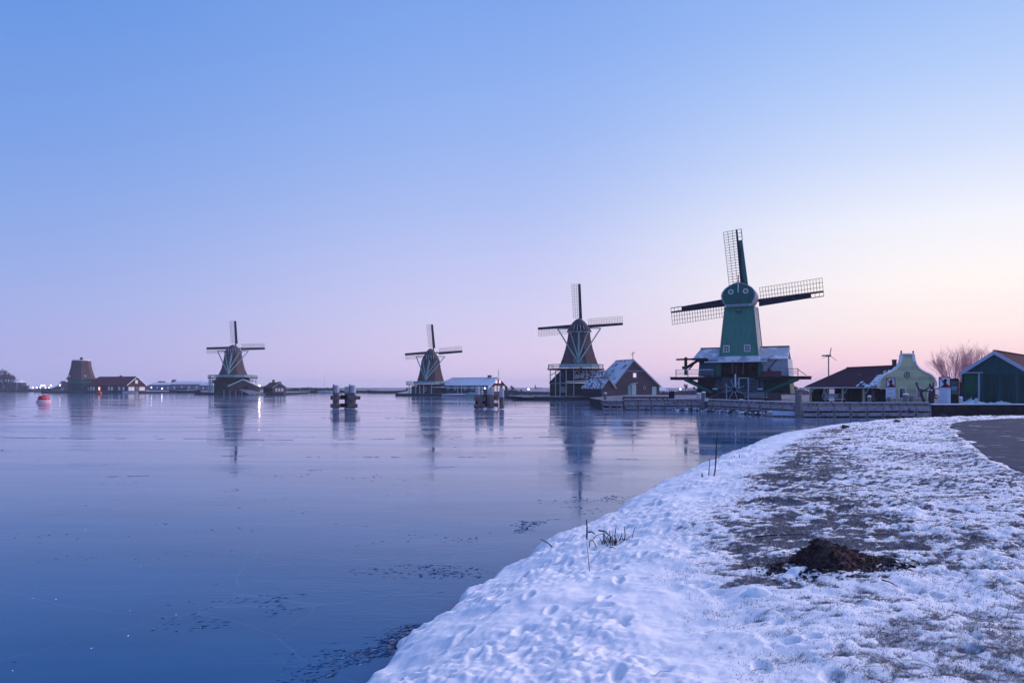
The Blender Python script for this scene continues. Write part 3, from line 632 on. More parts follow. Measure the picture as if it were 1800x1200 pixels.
    # crane on the left deck
    Bx('crane_post', 'sail_wood', o, -7.3, -6.95, -2.3, -1.95, dk+.25, Z(627)); Bar('crane_jib', 'sail_wood', o, (-8.45, -2.12, Z(630.8)), (-4.3, -2.12, Z(630.2)), .24); Bar('crane_brace', 'sail_wood', o, (-7.2, -2.12, Z(647)), (-5.2, -2.12, Z(631)), .34); Bar('crane_brace', 'sail_wood', o, (-6.7, -2.12, Z(649)), (-5.5, -2.12, Z(632)), .16)
    MB().tube([(-5.6,-2.12,Z(632.5)),(-4.9,-2.12,Z(633.5)),(-4.2,-2.12,Z(632.5)),(-4.05,-2.12,Z(633.5))], [.22,.34,.3,.16], 8).build('crane_roof', 'sail_wood', o); Bx('crane_winch', 'sail_wood', o, -7.6, -7.3, -2.3, -1.95, Z(648), Z(643))
    # timber for sawing, red boarded
    for k in range(3): Bx('log_guard', 'red_wood', o, 3.0, 5.55, -2.75+.02*k, -2.6+.02*k, dk+.12+.2*k, dk+.30+.2*k)
    Bx('log_guard', 'brown_board', o, 2.8, 2.98, -2.75, -2.4, dk+.1, dk+.7); Bx('log_clamp', 'sail_wood', o, 3.9, 4.25, -2.7, -2.4, dk+.72, dk+.9)
    # windlass that turns the mill: posts, wheel of handles, stays
    w = empty('capstan', (o.location.x - 2.6, o.location.y - 5.2, z0), -20, 'white capstan with spoked handles in front of the green windmill', 'capstan')
    Bar('post', 'white_paint', w, (.15, 0, 1.55), (.15, 0, 3.35), .17); Bar('post', 'grey_paint', w, (-.95, 0, 0), (-.95, 0, 2.1), .12); Bar('post', 'grey_paint', w, (1.75, 0, 0), (1.75, 0, 2.1), .12)
    MB().tube([(0,-.25,1.35),(0,.45,1.35)], .28, 10).build('drum', 'sail_wood', w)
    for a in range(0, 360, 45): Bar('handle', 'grey_paint', w, (.25*math.cos(R(a+18)), -.2, 1.35+.25*math.sin(R(a+18))), (1.35*math.cos(R(a+18)), -.2, 1.35+1.35*math.sin(R(a+18))), .08)
    for a, b in (((-.95,0,1.3),(-3.3,0,.15)), ((1.75,0,1.3),(3.6,-.1,.9)), ((.3,0,1.6),(1.3,-.2,.8))): Bar('stay', 'timber_grey', w, a, b, .07)
green_mill()

# ------------------------------------------------------------------ smock mills
def smock_mill(px, D, phi, label, prof, cap, hubp, sails, Rr, gal, tail, z0=.72, lat_w=2.2, wheel=True, posts=(), tower_mat='thatch', nb=22, rail='pale_green_trim'):
    s = D/F; Z = lambda py: pz(py, D) - z0; k = 1/math.cos(math.atan((px-900)/F))
    o = empty('smock_windmill', (px2(px, D), D, z0), phi, label, 'windmill')
    # tower of eight flat thatched faces
    pr = [(hw*s/math.cos(R(22.5))*1.0, Z(py)) for hw, py in prof][::-1]
    MB().lathe(pr, 8, rot=R(22.5)).build('tower', tower_mat, o)
    # boat shaped cap, long axis towards the viewer
    (chw, cb, ct) = cap; w = chw*s; zb, zt = Z(cb), Z(ct); H = zt-zb
    m = MB(); ny, na = 9, 13
    for i in range(ny):
        t = -1 + 2*i/(ny-1); y = t*w*1.15; kk = math.sqrt(max(0, 1-abs(t)**3.2))*.98 + .02 if t > 0 else 1-.38*abs(t)**2
        for j in range(na):
            u = math.cos(math.pi*j/(na-1)); x = w*kk*u; z = zb + H*kk**.6*(1-abs(u)**1.75)
            m.v.append((x, y, z))
    for i in range(ny-1):
        for j in range(na-1): m.f.append((i*na+j, (i+1)*na+j, (i+1)*na+j+1, i*na+j+1))
    m.f.append(tuple(range(na))); m.f.append(tuple((ny-1)*na + j for j in reversed(range(na))))
    m.build('cap', 'thatch_cap', o, True)
    MB().lathe([(w*.90, zb-.35*s*6), (w*.92, zb)], 16).build('cap_ring', 'white_paint', o)
    yb = -w*1.17
    MB().prism([(-.5*w, zb+H*.06), (.5*w, zb+H*.06), (.36*w, zb+H*.40), (-.36*w, zb+H*.40)], yb-.02, yb+.4).build('cap_hatch', 'interior_dark', o)
    for fx in (-.42, -.14, .14, .42):
        Bar('cap_bar', 'white_paint', o, (fx*w, yb-.06, zb+H*.06), (fx*w*.78, yb-.06, zb+H*.40), .10*s/.13)
    # sails on the far side
    hub = ((hubp[0]-px)*s, w*1.55, Z(hubp[1])); 
    MB().tube([(0, 0, hub[2]), (hub[0], hub[1]+.3, hub[2])], .4, 8).build('windshaft', 'sail_wood', o)
    for a in sails: sail(o, hub, Rr, a, lat_w, Rr*.2, .55*max(1, s/.15), nb, 3, False, 1.15*max(1, s/.19), 1.0, .12, 'sail_wood')
    # tail: spreader beam, braces, tail pole, winch wheel
    bx, by, fx, fy = tail                                  # beam half width px, beam row, foot column, foot row
    fl = ((fx-px)*s, -(prof[-1][0]*s + 1.2), Z(fy)); zB = Z(by)
    T = .21*max(1, s/.17)
    Bar('spreader_beam', 'pale_green_trim', o, (-bx*s, -w*.2, zB), (bx*s, -w*.2, zB), T)
    for sx in (-1, 1):
        Bar('long_brace', 'pale_green_trim', o, (sx*bx*s, -w*.2, zB), fl, T); Bar('short_brace', 'pale_green_trim', o, (sx*prof[0][0]*.85*s, -w*.95, zb), (fl[0], fl[1], fl[2]+1.0), T*.85)
    Bar('tail_pole', 'pale_green_trim', o, (0, -w*1.0, zb+H*.15), fl, T*1.7)
    if wheel:
        for a in range(0, 360, 20): Bar('wheel_spoke', 'pale_green_trim', o, (fl[0]+.3*math.cos(R(a)), fl[1]-.2, fl[2]+.3*math.sin(R(a))+.5), (fl[0]+1.2*math.cos(R(a)), fl[1]-.2, fl[2]+1.2*math.sin(R(a))+.5), .10)
    # gallery
    gx0, gx1, gy0, gy1 = gal; a, b = (gx0-px)*s, (gx1-px)*s; r = (b-a)/2; c = (a+b)/2; zd = Z(gy1)
    MB().lathe([(r, zd-.25), (r, zd)], 16, (c, 0)).build('gallery_deck', 'timber_dark', o)
    hh = Z(gy0)-zd; n = 16
    P = [(c + .97*r*math.cos(2*math.pi*(k+.5)/n), .97*r*math.sin(2*math.pi*(k+.5)/n)) for k in range(n)]
    rr = MB()
    for k in range(n):
        p, q = P[k], P[(k+1) % n]
        Bar('rail_post', rail, o, (*p, zd), (*p, zd+hh), .13*s/.13)
        rr.bar((*p, zd+hh), (*q, zd+hh), .12*s/.13); rr.bar((*p, zd+hh*.5), (*q, zd+hh*.5), .09*s/.13)
    rr.build('railing', rail, o)
    for k in range(10, 14):                                # boarded railing panels on the side towards the water
        p, q = P[k], P[(k+1) % n]; MB().add([(*p, zd+hh*.12), (*q, zd+hh*.12), (*q, zd+hh*.88), (*p, zd+hh*.88), (p[0], p[1]+.06, zd+hh*.12), (q[0], q[1]+.06, zd+hh*.12), (q[0], q[1]+.06, zd+hh*.88), (p[0], p[1]+.06, zd+hh*.88)], [(0,1,2,3),(7,6,5,4),(0,4,5,1),(3,2,6,7)]).build('railing_panel', 'grey_paint', o)
    for ppx in posts:
        x = (ppx-px)*s; yy = -math.sqrt(max(.05, (r*.93)**2 - (x-c)**2)) if abs(x-c) < r*.93 else -.5
        Bar('gallery_post', 'grey_paint', o, (x, yy, 0), (x, yy, zd-.25), .20*s/.13)
        if abs(x-c) > r*.5: Bar('gallery_brace', 'timber_grey', o, (x, yy, zd-1.6), (x + (c-x)*.35, yy*.5, zd-.3), .13)
    o['zd'] = 0; del o['zd']
    return o, s, Z
# second mill, with its barns
m2, s2, Z2 = smock_mill(1018, 165, -6, 'dark thatched windmill behind a brown barn with a gable window in painted pink sky glow', [(18.5,583),(20.5,598),(24,614),(28.5,629),(33,641)], (22,583,559.5), (1019.5,570.5), (3.8, 92.2, 183.8, 272.2), 10.1, (962,1062,641,648), (37.5,577.5,1017,639), posts=(968,978,986,996.5,1009.5,1031,1041), lat_w=1.65)
base = MB().box(-6.6, 5.6, -3.2, 4.2, 0, Z2(673)).build('base_wall', 'black_board', m2)
MB().hexa([(-6.9,-3.5,Z2(673)),(4.2,-3.5,Z2(671)),(4.2,4.5,Z2(671)),(-6.9,4.5,Z2(673))], [(-4.1,-2.0,Z2(650)),(4.2,-2.0,Z2(650)),(4.2,3.0,Z2(650)),(-4.1,3.0,Z2(650))]).build('base_roof', 'timber_dark', m2)
MB().hexa([(-2.8,-3.6,Z2(671.5)),(6.0,-3.6,Z2(668)),(6.0,-3.35,Z2(668)),(-2.8,-3.35,Z2(671.5))], [(-2.8,-3.5,Z2(669.8)),(6.0,-3.5,Z2(666)),(6.0,-3.2,Z2(666)),(-2.8,-3.2,Z2(669.8))]).build('eave_snow', 'snow_cap', m2)
MB().hexa([(-1.0,-3.62,Z2(666)),(6.0,-3.62,Z2(664)),(6.0,-2.6,Z2(652)),(-1.0,-2.6,Z2(652))][::1], [(-1.0,-3.5,Z2(665)),(6.0,-3.5,Z2(663)),(6.0,-2.5,Z2(651)),(-1.0,-2.5,Z2(651))]).build('tile_roof', 'tile_speckled', m2)
Bx('waling', 'grey_paint', m2, -6.75, -2.7, -3.42, -3.22, Z2(674), Z2(672.2))
window(m2, ('front', -3.2), -3.6, Z2(684.5), .75, 1.0, t=.1, frame='grey_paint')
b2 = house('barn', 'brown weatherboard barn with a square gable window in painted pink sky glow beside the second windmill', 'barn', 1119, 160, 24, 12.4, 9.6, Z2(681)+.4, 8.15, 'brown_board', 'tile_snowy', 'grey_paint', hip_back=2.5, ridge_off=-1.0)
window(b2, ('front', 0), -.55, 4.75, .72, .85, pane='pane_sky_glow', t=.12, bars=False); Bar('tie_board', 'grey_paint', b2, (-3.3,-.05,5.7), (1.6,-.05,5.7), .1)
for x, w_, h_, m_, n_ in ((-1.9, .9, 2.5, 'pale_green_trim', 'door'), (-.75, 1.1, 2.75, 'door_pale', 'door'), (4.7, 1.15, 2.2, 'door_pale', 'door')): Bx(n_, m_, b2, x-w_/2, x+w_/2, -.10, -.005, 0.05, h_)
Bar('door_awning', 'white_paint', b2, (-2.1,-.55,2.75), (-.1,-.5,3.05), .35, .08)
rg = MB(); pts = [(2.1+.33*math.cos(2*math.pi*k/12), -.06, 1.95+.36*math.sin(2*math.pi*k/12)) for k in range(13)]
for a, b in zip(pts[:-1], pts[1:]): rg.bar(a, b, .1)
rg.build('round_vent', 'grey_paint', b2)
Bar('weathervane', 'sail_wood', b2, (-1.0,0,8.2), (-1.0,0,10.0), .10); Bar('vane_arm', 'sail_wood', b2, (-1.6,0,9.3), (-.4,0,9.9), .08)
sh2 = house('shed', 'small shed with frost-speckled tile roof in front of the second windmill', 'shed', 1069, 150, 30, 3.5, 6.8, Z2(681)+.05, 3.9, 'brown_board', 'tile_speckled', 'grey_paint', z0=.72, over=.25)
Bx('side_wall', 'black_board', sh2, -1.80, -1.752, .02, 6.75, 0, Z2(681)-.15)
# third mill, with the long snow-roofed barn
m3, s3, Z3 = smock_mill(757, 228, 3, 'thatched windmill beside the long snow-roofed barn at mid distance', [(15.5,633),(17,645),(19.5,657),(23,670)], (15.5,632.5,612), (761,619), (4.6, 95.0, 184.6, 275.0), 9.35, (714,782,670.5,675), (25,626.5,750,668), wheel=False, posts=(721,733,740.5,747,760), z0=.55, lat_w=1.5)
m3b = MB().box(-4.2, 3.4, -2.6, 3.6, -.3, Z3(676)).build('base_wall', 'teal_board', m3); Bx('base_wall', 'strut_green', m3, -5.9, -4.25, -2.2, 3.0, -.3, Z3(678))
Bx('lean_to_roof', 'roof_white', m3, .8, 4.6, -3.2, -1.5, Z3(681), Z3(679)); window(m3, ('front', -2.6), -1.7, Z3(684), .8, .9, t=.12); Bx('door', 'black_board', m3, 1.6, 2.7, -2.68, -2.605, 0, 1.9)
b3 = house('long_barn', 'long dark green barn under a fully snow-covered roof beside the third windmill', 'barn', 875.5, 222, 56, 10.6, 23.0, Z3(681.5)+.1, Z3(664.5), 'dark_red_wall', 'roof_white', 'white_paint', z0=.55, hip_back=4.6)
for i in range(2):
    Bx('side_cladding', 'teal_board', b3, -5.36, -5.302, .03 + 11.4*i, 11.4 + 11.4*i, 0, 2.75)
for x in (-1.0, .95): window(b3, ('front', 0), x, 4.1, 1.0, 1.2, pane='pane_sky_glow', t=.10, bars=False)
for x in (-1.4, .4, 3.0): window(b3, ('front', 0), x, 1.75, 1.1, 1.5, pane='curtain', t=.12, bars=False)
for y in (2.4, 6.0, 8.8, 12.9, 15.8): window(b3, ('left', -5.36), y, 1.9, .7, .9, t=.1)
for y in (10.1, 11.6): Bx('door_post', 'white_paint', b3, -5.46, -5.36, y, y+.18, 0, 2.7)
lm = Bx('wall_lamp', 'lamp_white', b3, -5.62, -5.38, .9, 1.2, 1.75, 2.05)
Bx('chimney', 'brick', b3, -.5, .4, 2.8, 3.7, 5.3, Z3(659.5)); Bar('weathervane', 'sail_wood', b3, (0,-.2,5.6), (0,-.2,7.6), .09)
# fourth mill with shed and cottage
m4, s4, Z4 = smock_mill(410, 262, 14, 'thatched windmill with wide gallery left of the lit lamp on the far shore', [(13.5,621),(15.5,635),(18.5,648),(23.5,660)], (15.2,620,605.5), (411.5,611), (2.2, 93.2, 182.2, 273.2), 10.3, (368,451,659.5,663.5), (25.5,617,405.5,657.5), wheel=False, posts=(372,376,380,444,448), z0=.6, lat_w=1.7)
MB().box(-6.2, 5.5, -2.8, 4, 0, Z4(672)).build('base_wall', 'teal_board', m4); MB().hexa([(-7.3,-3.4,Z4(673)),(6.0,-3.4,Z4(673)),(6.0,4.5,Z4(673)),(-7.3,4.5,Z4(673))], [(-4.8,-2.0,Z4(662)),(5.0,-2.0,Z4(662)),(5.0,3,Z4(662)),(-4.8,3,Z4(662))]).build('base_roof', 'timber_dark', m4)
h4 = house('boathouse', 'brown gabled boathouse with snow-edged roof below the fourth windmill', 'shed', 427.5, 256, 12, 9.4, 6, 2.7, 4.9, 'brown_board', 'roof_white', 'snow_cap', z0=.6, over=.5)
Bx('door', 'dark_red_wall', h4, .1, 1.7, -.06, -.005, 0, 2.6); Bx('door', 'dark_red_wall', h4, -3.2, -1.6, -.06, -.005, 0, 2.1)
lp = empty('lit_lamp', (px2(456, 252), 252, .6), 0, 'bright warm lamp under the eave between boathouse and cottage', 'lamp')
Bar('lamp_post', 'sail_wood', lp, (0,.1,0), (0,.1,2.9), .12); MB().lathe([(.05,2.6),(.18,2.66),(.22,2.8),(.14,2.98),(.03,3.05)], 10).build('lamp_globe', 'lamp_warm', lp); MB().hexa([(-2,-.6,3.1),(2.6,-.6,2.8),(2.6,.6,2.8),(-2,.6,3.1)], [(-2,-.6,3.2),(2.6,-.6,2.9),(2.6,.6,2.9),(-2,.6,3.2)]).build('lamp_roof', 'snow_cap', lp)
c4 = house('cottage', 'low brown cottage with bell gable and chimney right of the fourth windmill', 'cottage', 491, 258, 40, 4.9, 9.0, 2.1, 3.7, 'brown_board', 'tile_dark', 'pale_green_trim', z0=.6, over=.2)
for x in (-1.1, .0, 1.1): window(c4, ('front', 0), x, 1.2, .5, .9, pane='curtain', t=.1, bars=False)
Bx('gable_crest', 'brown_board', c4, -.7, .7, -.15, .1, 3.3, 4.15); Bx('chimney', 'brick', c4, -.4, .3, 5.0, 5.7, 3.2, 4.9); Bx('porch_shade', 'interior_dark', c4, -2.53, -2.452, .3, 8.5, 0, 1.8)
# fifth: stump of a mill with no cap or sails, and its house
D5 = 332; s5 = D5/F; Z5 = lambda py: pz(py, D5)-.6
m5 = empty('capless_windmill', (px2(143, D5), D5, .6), 8, 'capless sail-less mill tower standing left of the red-roofed house', 'windmill')
MB().lathe([(hw*s5/math.cos(R(22.5)), Z5(py)) for hw, py in ((21.5,667),(18.5,661),(16.5,653),(14.5,644),(13.5,634))], 8, rot=R(22.5)).build('tower', 'thatch', m5)
MB().lathe([(13.8*s5, Z5(634)), (13.8*s5, Z5(632.6))], 16).build('roof_slab', 'snow_cap', m5); MB().lathe([(.5,Z5(632.6)),(.65,Z5(631)),(.6,Z5(628))], 8).build('hatch', 'timber_dark', m5)
MB().lathe([(21.8*s5*.97, 0), (21.5*s5*.97, Z5(673.5))], 8, rot=R(22.5)).build('base_wall', 'teal_board', m5); MB().lathe([(21*s5, Z5(673.4)), (20*s5, Z5(667.1))], 8, rot=R(22.5)).build('base_band', 'strut_green', m5)
for x in (-3.3, -.4, 3.5): window(m5, ('front', -17.5*s5*.93), x, Z5(661), .5, .8, t=.12, bars=False, pane='curtain')
h5 = house('river_house', 'dark house with dull red roof and white gable edges on the far left shore', 'house', 240, 326, 70, 10.2, 27.0, 3.1, 6.9, 'dark_red_wall', 'tile_red', 'white_paint', z0=.6, hip_back=4.0)
window(h5, ('front', 0), 0, 4.6, 1.2, 1.4, pane='curtain', t=.12, bars=False)
for x in (-3.6, -2.0, 2.3, 3.8): window(h5, ('front', 0), x, 1.4, 1.3, 1.5, pane='curtain', t=.1, bars=False)
Bx('door', 'glass_dark', h5, -.7, 1.3, -.08, -.005, 0, 2.2)
for i, y in enumerate((1.6, 3.6, 7.0, 8.4, 13.0, 15.6, 17.0, 18.6)): window(h5, ('left', -5.1), y*1.3, 1.5, 1.0, 1.4, pane='window_warm' if i == 4 else 'curtain', t=.1, bars=False)
Bx('chimney', 'brick', h5, -.5, .3, 9, 9.8, 6.4, 7.6)
for y in (2.0, 11.5, 13.0, 14.6): MB().hexa([(-3.4,y,4.2),(-2.6,y,4.85),(-2.6,y+.7,4.85),(-3.4,y+.7,4.2)], [(-3.4,y,4.4),(-2.6,y,5.05),(-2.6,y+.7,5.05),(-3.4,y+.7,4.4)]).build('skylight', 'curtain', h5)

# ------------------------------------------------------------------ pale green shop with bell gable and veranda
def shop():
    D = 70.0; s = D/F; z0 = 1.15; kx = s/.889
    o = empty('bell_gable_house', (px2(1594, D), D, z0), 10, 'low house with pale green bell-shaped gable and dark veranda roof', 'house')
    Z = lambda py: pz(py, D) - z0
    prof = [(36,710),(36,684.5),(47,683.6),(49.5,679),(50,672),(46.5,664),(39.5,657.5),(34,655.3),(29,653.2),(20.5,648),(15.5,642),(12.5,635),(10.8,629),(10.5,623.5)]
    zz = [Z(p) for _, p in prof]; hw = [h*kx for h, _ in prof]
    H = lambda z: float(np.interp(z, zz, hw))
    # each board of the gable is its own piece, lapped over the next
    z = 0.02; st = .205
    zt = Z(623.5)
    while z < zt - .02:
        z1 = min(z + st, zt); a, b = H(z+.002), H(z1-.002)
        zm = Z(684); 
        if z < zm < z1: a = b = 36*kx
        MB().hexa([(-a,-.095,z),(a,-.095,z),(a,.03,z),(-a,.03,z)], [(-b,-.03,z1),(b,-.03,z1),(b,.03,z1),(-b,.03,z1)]).build('board', 'sage_board' if int(z*17.3) % 3 else 'sage_board_worn', o); z = z1
    # white coping along the curve
    for sx in (-1, 1):
        c = MB(); pts = [(sx*h*kx, Z(p)) for h, p in prof[3:]]
        for (x0, za), (x1, zb) in zip(pts[:-1], pts[1:]): c.bar((x0,-.05,za), (x1,-.05,zb), .32, .13)
        c.build('coping', 'white_paint', o)
        f = MB().lathe([(.06,zt+.1),(.05,zt+.22),(.09,zt+.3),(.03,zt+.42)], 8, (sx*10.5*kx, -.05)); f.build('finial', 'timber_dark', o)
    Bx('coping', 'white_paint', o, -10.9*kx, 10.9*kx, -.2, .12, zt, zt+.14)
    rg = MB(); c = (-.05, Z(658.5)); rr = .31
    for k in range(16):
        a, b = 2*math.pi*k/16, 2*math.pi*(k+1)/16; rg.bar((c[0]+rr*math.cos(a), -.09, c[1]+rr*math.sin(a)), (c[0]+rr*math.cos(b), -.09, c[1]+rr*math.sin(b)), .06)
    for k in range(4): a = math.pi*k/4; rg.bar((c[0]-rr*math.cos(a), -.085, c[1]-rr*math.sin(a)), (c[0]+rr*math.cos(a), -.085, c[1]+rr*math.sin(a)), .04)
    rg.build('round_vent', 'timber_grey', o)
    for x in (-9.3*kx, 21.5*kx): window(o, ('front', -.07), x, Z(690.7), .62, .92, t=.10, bars=False)
    # body, set back under the veranda on the left
    L = 12.2; w = 36*kx - .03; he = Z(683); ew = 50*kx; ez = Z(680.5); rz = Z(643.5)
    Bx('wall', 'black_board', o, -.6, w, .05, L-1.6, 0, ez-.1)
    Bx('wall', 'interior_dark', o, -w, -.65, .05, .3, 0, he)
    for s_ in (-1, 1):
        yb = L - 3.0
        bot = [(s_*ew, .06, ez), (0, .06, rz), (0, yb, rz), (s_*ew, L+.2, ez)]; top = [(a, b, c_+.10) for a, b, c_ in bot]
        if s_ > 0: bot = bot[::-1]; top = top[::-1]
        MB().hexa(bot, top).build('roof', 'tile_dark', o)
    MB().add([(-ew, L+.2, ez+.1), (ew, L+.2, ez+.1), (0, L-3.0, rz+.1)], [(0,1,2)]).build('hip_roof', 'tile_dark', o)
    Bar('ridge', 'tile_red', o, (0, .1, rz+.1), (0, L-3.0, rz+.1), .22, .14)
    # drift of snow lying on the roof behind the coping: uneven slabs
    r = random.Random(4); k = (rz-ez)/ew
    for i in range(110):
        u = r.random(); x = -ew*(1-u*.92); y = .15 + abs(r.gauss(0, 1.15))*(1.35-.8*u); a = r.uniform(.08,.30); b = r.uniform(.12,.50)*(1.2 if y < .9 else .6); zc = lambda xx: ez + (xx+ew)*k + .104
        n = 7; ps = [(x + a*r.uniform(.6,1.1)*math.cos(2*math.pi*q/n), max(.09, y + b*r.uniform(.6,1.1)*math.sin(2*math.pi*q/n))) for q in range(n)]
        m = MB(); m.v = [(px_, py_, zc(px_)) for px_, py_ in ps] + [(x, max(.1, y), zc(x)+.05+.03*r.random())]; m.f = [(q, (q+1) % n, n) for q in range(n)]; m.build('roof_snow', 'snow_cap', o)
    Bar('gutter', 'grey_paint', o, (-ew-.05, .1, ez-.02), (-ew-.05, L+.2, ez-.02), .12)
    for y in (2.6, 6.0, 9.2, L-.3):
        Bx('veranda_post', 'sage_board', o, -ew+.30, -ew+.46, y-.08, y+.08, 0, ez-.12)
        Bar('veranda_brace', 'grey_paint', o, (-ew+.38, y-.08, ez-.8), (-ew+.38, y-.8, ez-.12), .09)
    Bx('end_wall', 'black_board', o, -ew+.55, -.65, L-.45, L-.3, 0, ez-.15)
    MB().box(-.15, .15, 1.6, 1.9, rz-.3, Z(632)).box(-.18, .18, 1.57, 1.93, Z(632), Z(630.6)).build('chimney', 'brick', o)
    for y, m_ in ((3.6,'timber_brown'), (5.2,'timber_grey'), (8.2, 'brown_board')): Bx('inner_panel', m_, o, -.70, -.602, y, y+.7, .2, 2.0)
    return o
shop()
# small wind turbine behind the house
wt = empty('small_wind_turbine', (px2(1456.5, 84), 84, 1.1), 0, 'small three-blade wind turbine on a mast behind the veranda roof', 'wind turbine')
Bar('mast', 'metal_grey', wt, (0,0,0), (0,0,5.35), .10); Bar('body', 'metal_grey', wt, (-.25,0,5.4), (.25,0,5.4), .22); Bar('tail_fin', 'metal_grey', wt, (-.25,0,5.4), (-.8,0,5.4), .04, .16)
for a in (80, 200, 325): Bar('blade', 'metal_grey', wt, (.1,-.1,5.4), (.1+.95*math.cos(R(a)),-.1,5.4+.95*math.sin(R(a))), .09, .03)
# dark green boathouse on the right
def right_shed():
    D = 69.0; z0 = 1.15; s = D/F; Z = lambda py: pz(py, D)-z0; kx = s/1.187
    o = empty('green_shed', (px2(1749, D), D, z0), -45, 'dark green gabled shed with pale barge boards at the right edge', 'shed')
    w = 59*kx; L = 14; he = Z(654); hr = Z(619)
    MB().prism([(-w,0),(w,0),(w,he),(0,hr),(-w,he)], 0, L).build('wall', 'shed_blue', o)
    # gable boards above the beam, each one a plank
    n = 26
    for i in range(n):
        x0 = -w + .1 + (2*w-.2)*i/n; x1 = x0 + (2*w-.2)/n - .012; f = lambda x: he + (hr-he)*(1-abs(x)/w) - .12
        d = .03 + .012*(i % 3); zl = he-.05 + .02*((i*7) % 3)
        MB().hexa([(x0,-d,zl),(x1,-d,zl),(x1,-.002,zl),(x0,-.002,zl)], [(x0,-d,max(zl+.01,f(x0))),(x1,-d,max(zl+.01,f(x1))),(x1,-.002,max(zl+.01,f(x1))),(x0,-.002,max(zl+.01,f(x0)))]).build('gable_board', 'shed_blue', o)
    for i in range(4): Bx('door_board', 'shed_green', o, -w+.16+i*.29, -w+.44+i*.29, -.05, -.002, .95, he-.12)
    Bx('door_sill', 'shed_blue', o, -w+.12, -w+1.35, -.075, -.002, .02, .9)
    Bx('door_post', 'shed_trim', o, -w+1.37, -w+1.50, -.14, -.002, 0, he-.1); Bx('corner_post', 'dark_green', o, -w-.04, -w+.12, -.1, .1, 0, he-.05)
    for i in range(14): Bx('door_plank', 'dark_green' if i % 5 else 'shed_blue', o, -w+1.6+i*.28, -w+1.865+i*.28, -.035-.01*(i%2), -.002, .05, he-.22)
    Bx('eave_board', 'shed_trim', o, -w-.2, -w+1.8, -.42, -.2, he-.06, he+.02)
    ov = .35; k = (hr-he)/w
    for sx in (-1, 1):
        e = (sx*(w+.22), he-.22*k); bot = [(e[0],-ov,e[1]+.02),(0,-ov,hr+.02),(0,L,hr+.02),(e[0],L,e[1]+.02)]; top = [(a,b,c+.12) for a,b,c in bot]
        if sx > 0: bot = bot[::-1]; top = top[::-1]
        MB().hexa(bot, top).build('roof', 'roof_red_shed', o)
        MB().hexa([(e[0],-ov-.06,e[1]-.22),(0,-ov-.06,hr-.22),(0,-ov-.005,hr-.22),(e[0],-ov-.005,e[1]-.22)][::(1 if sx<0 else -1)], [(e[0],-ov-.06,e[1]+.16),(0,-ov-.06,hr+.16),(0,-ov-.005,hr+.16),(e[0],-ov-.005,e[1]+.16)][::(1 if sx<0 else -1)]).build('barge_board', 'shed_trim', o)
    Bar('ridge', 'roof_red_shed', o, (0,-ov,hr+.16), (0,L,hr+.16), .25, .12)
right_shed()
def snow_heap(name, label, x, y, z, rx, ry, h, seed, m='snow_cap', group=None):
    r = np.random.default_rng(seed); mb = MB(); na, nr = 18, 5
    mb.v.append((x, y, z+h))
    for i in range(1, nr+1):
        t = i/nr
        for k in range(na):
            a = 2*math.pi*k/na; q = t*(1+.22*math.sin(a*3+seed)+.12*r.standard_normal()*t)
            mb.v.append((x+rx*q*math.cos(a), y+ry*q*math.sin(a), z + (h*(1-t**1.6)*(1+.35*r.standard_normal()*(t<1)) if t < 1 else -.05)))
    for k in range(na): mb.f.append((0, 1+k, 1+(k+1) % na))
    for i in range(nr-1):
        for k in range(na): a = 1+i*na; mb.f.append((a+k, a+na+k, a+na+(k+1) % na, a+(k+1) % na))
    o = mb.build(name, m, None, True); return tag(o, label, 'snow heap' if m == 'snow_cap' else 'mound', group)
snow_heap('snow_heap', 'low snow heap on the quay before the green shed, nearest its door post', px2(1720, 67.4), 68.4, 1.14, 1.3, .7, .38, 3)
snow_heap('snow_heap', 'flat snow heap on the quay at the right edge of the picture', px2(1775, 67.6), 68.5, 1.14, 1.7, .7, .26, 5)

# ------------------------------------------------------------------ signs
def sign(label, px, D, w, zbot, zpic, ztop, phi, lines):
    o = empty('warning_sign', (px2(px, D), D, 1.15), phi, label, 'sign')
    for sx in (-1, 1): Bar('post', 'metal_grey', o, (sx*w*.46, .08, 0), (sx*w*.46, .08, ztop), .07)
    Bx('text_panel', 'sign_white', o, -w/2, w/2, -.03, .03, zbot, zpic-.01)
    Bx('picture_panel', 'sign_white', o, -w/2, w/2, -.03, .03, zpic, ztop)
    h = ztop-zpic; t = .075
    fr = MB(); fr.box(-w/2,w/2,-.05,-.031,ztop-t,ztop); fr.box(-w/2,w/2,-.05,-.031,zpic,zpic+t); fr.box(-w/2,-w/2+t,-.05,-.031,zpic+t,ztop-t); fr.box(w/2-t,w/2,-.05,-.031,zpic+t,ztop-t)
    fr.build('red_border', 'sign_red', o)
    # dark seated silhouette
    sil = [(.34,.08),(-.30,.08),(-.26,.16),(-.12,.22),(-.10,.42),(-.20,.52),(-.20,.60),(-.08,.66),(-.06,.76),(.04,.80),(.14,.86),(.16,.76),(.22,.68),(.17,.58),(.12,.50),(.18,.36),(.20,.22),(.34,.16)]
    MB().prism([(x*w, zpic+z*h) for x, z in sil[::-1]], -.04, -.031).build('silhouette', 'sign_black', o)
    MB().bar((-w*.44,-.046,ztop-t), (w*.44,-.046,zpic+t), .012, .075).build('diagonal_stroke', 'sign_red', o)
    for i in range(lines):                        # print too small to read: plain grey rules
        z = zpic - .16 - i*(zpic-zbot-.25)/max(1, lines-1); ww = w*(.40 - .07*((i*5) % 3))
        Bx('print_line', 'panel_blue', o, -ww, ww*.9, -.036, -.031, z-.018, z+.018)
    return o
sign('white warning sign with red-framed dark figure in front of the bell gable', 1565.5, 68.7, .82, .55, 1.62, 2.52, -22, 3)
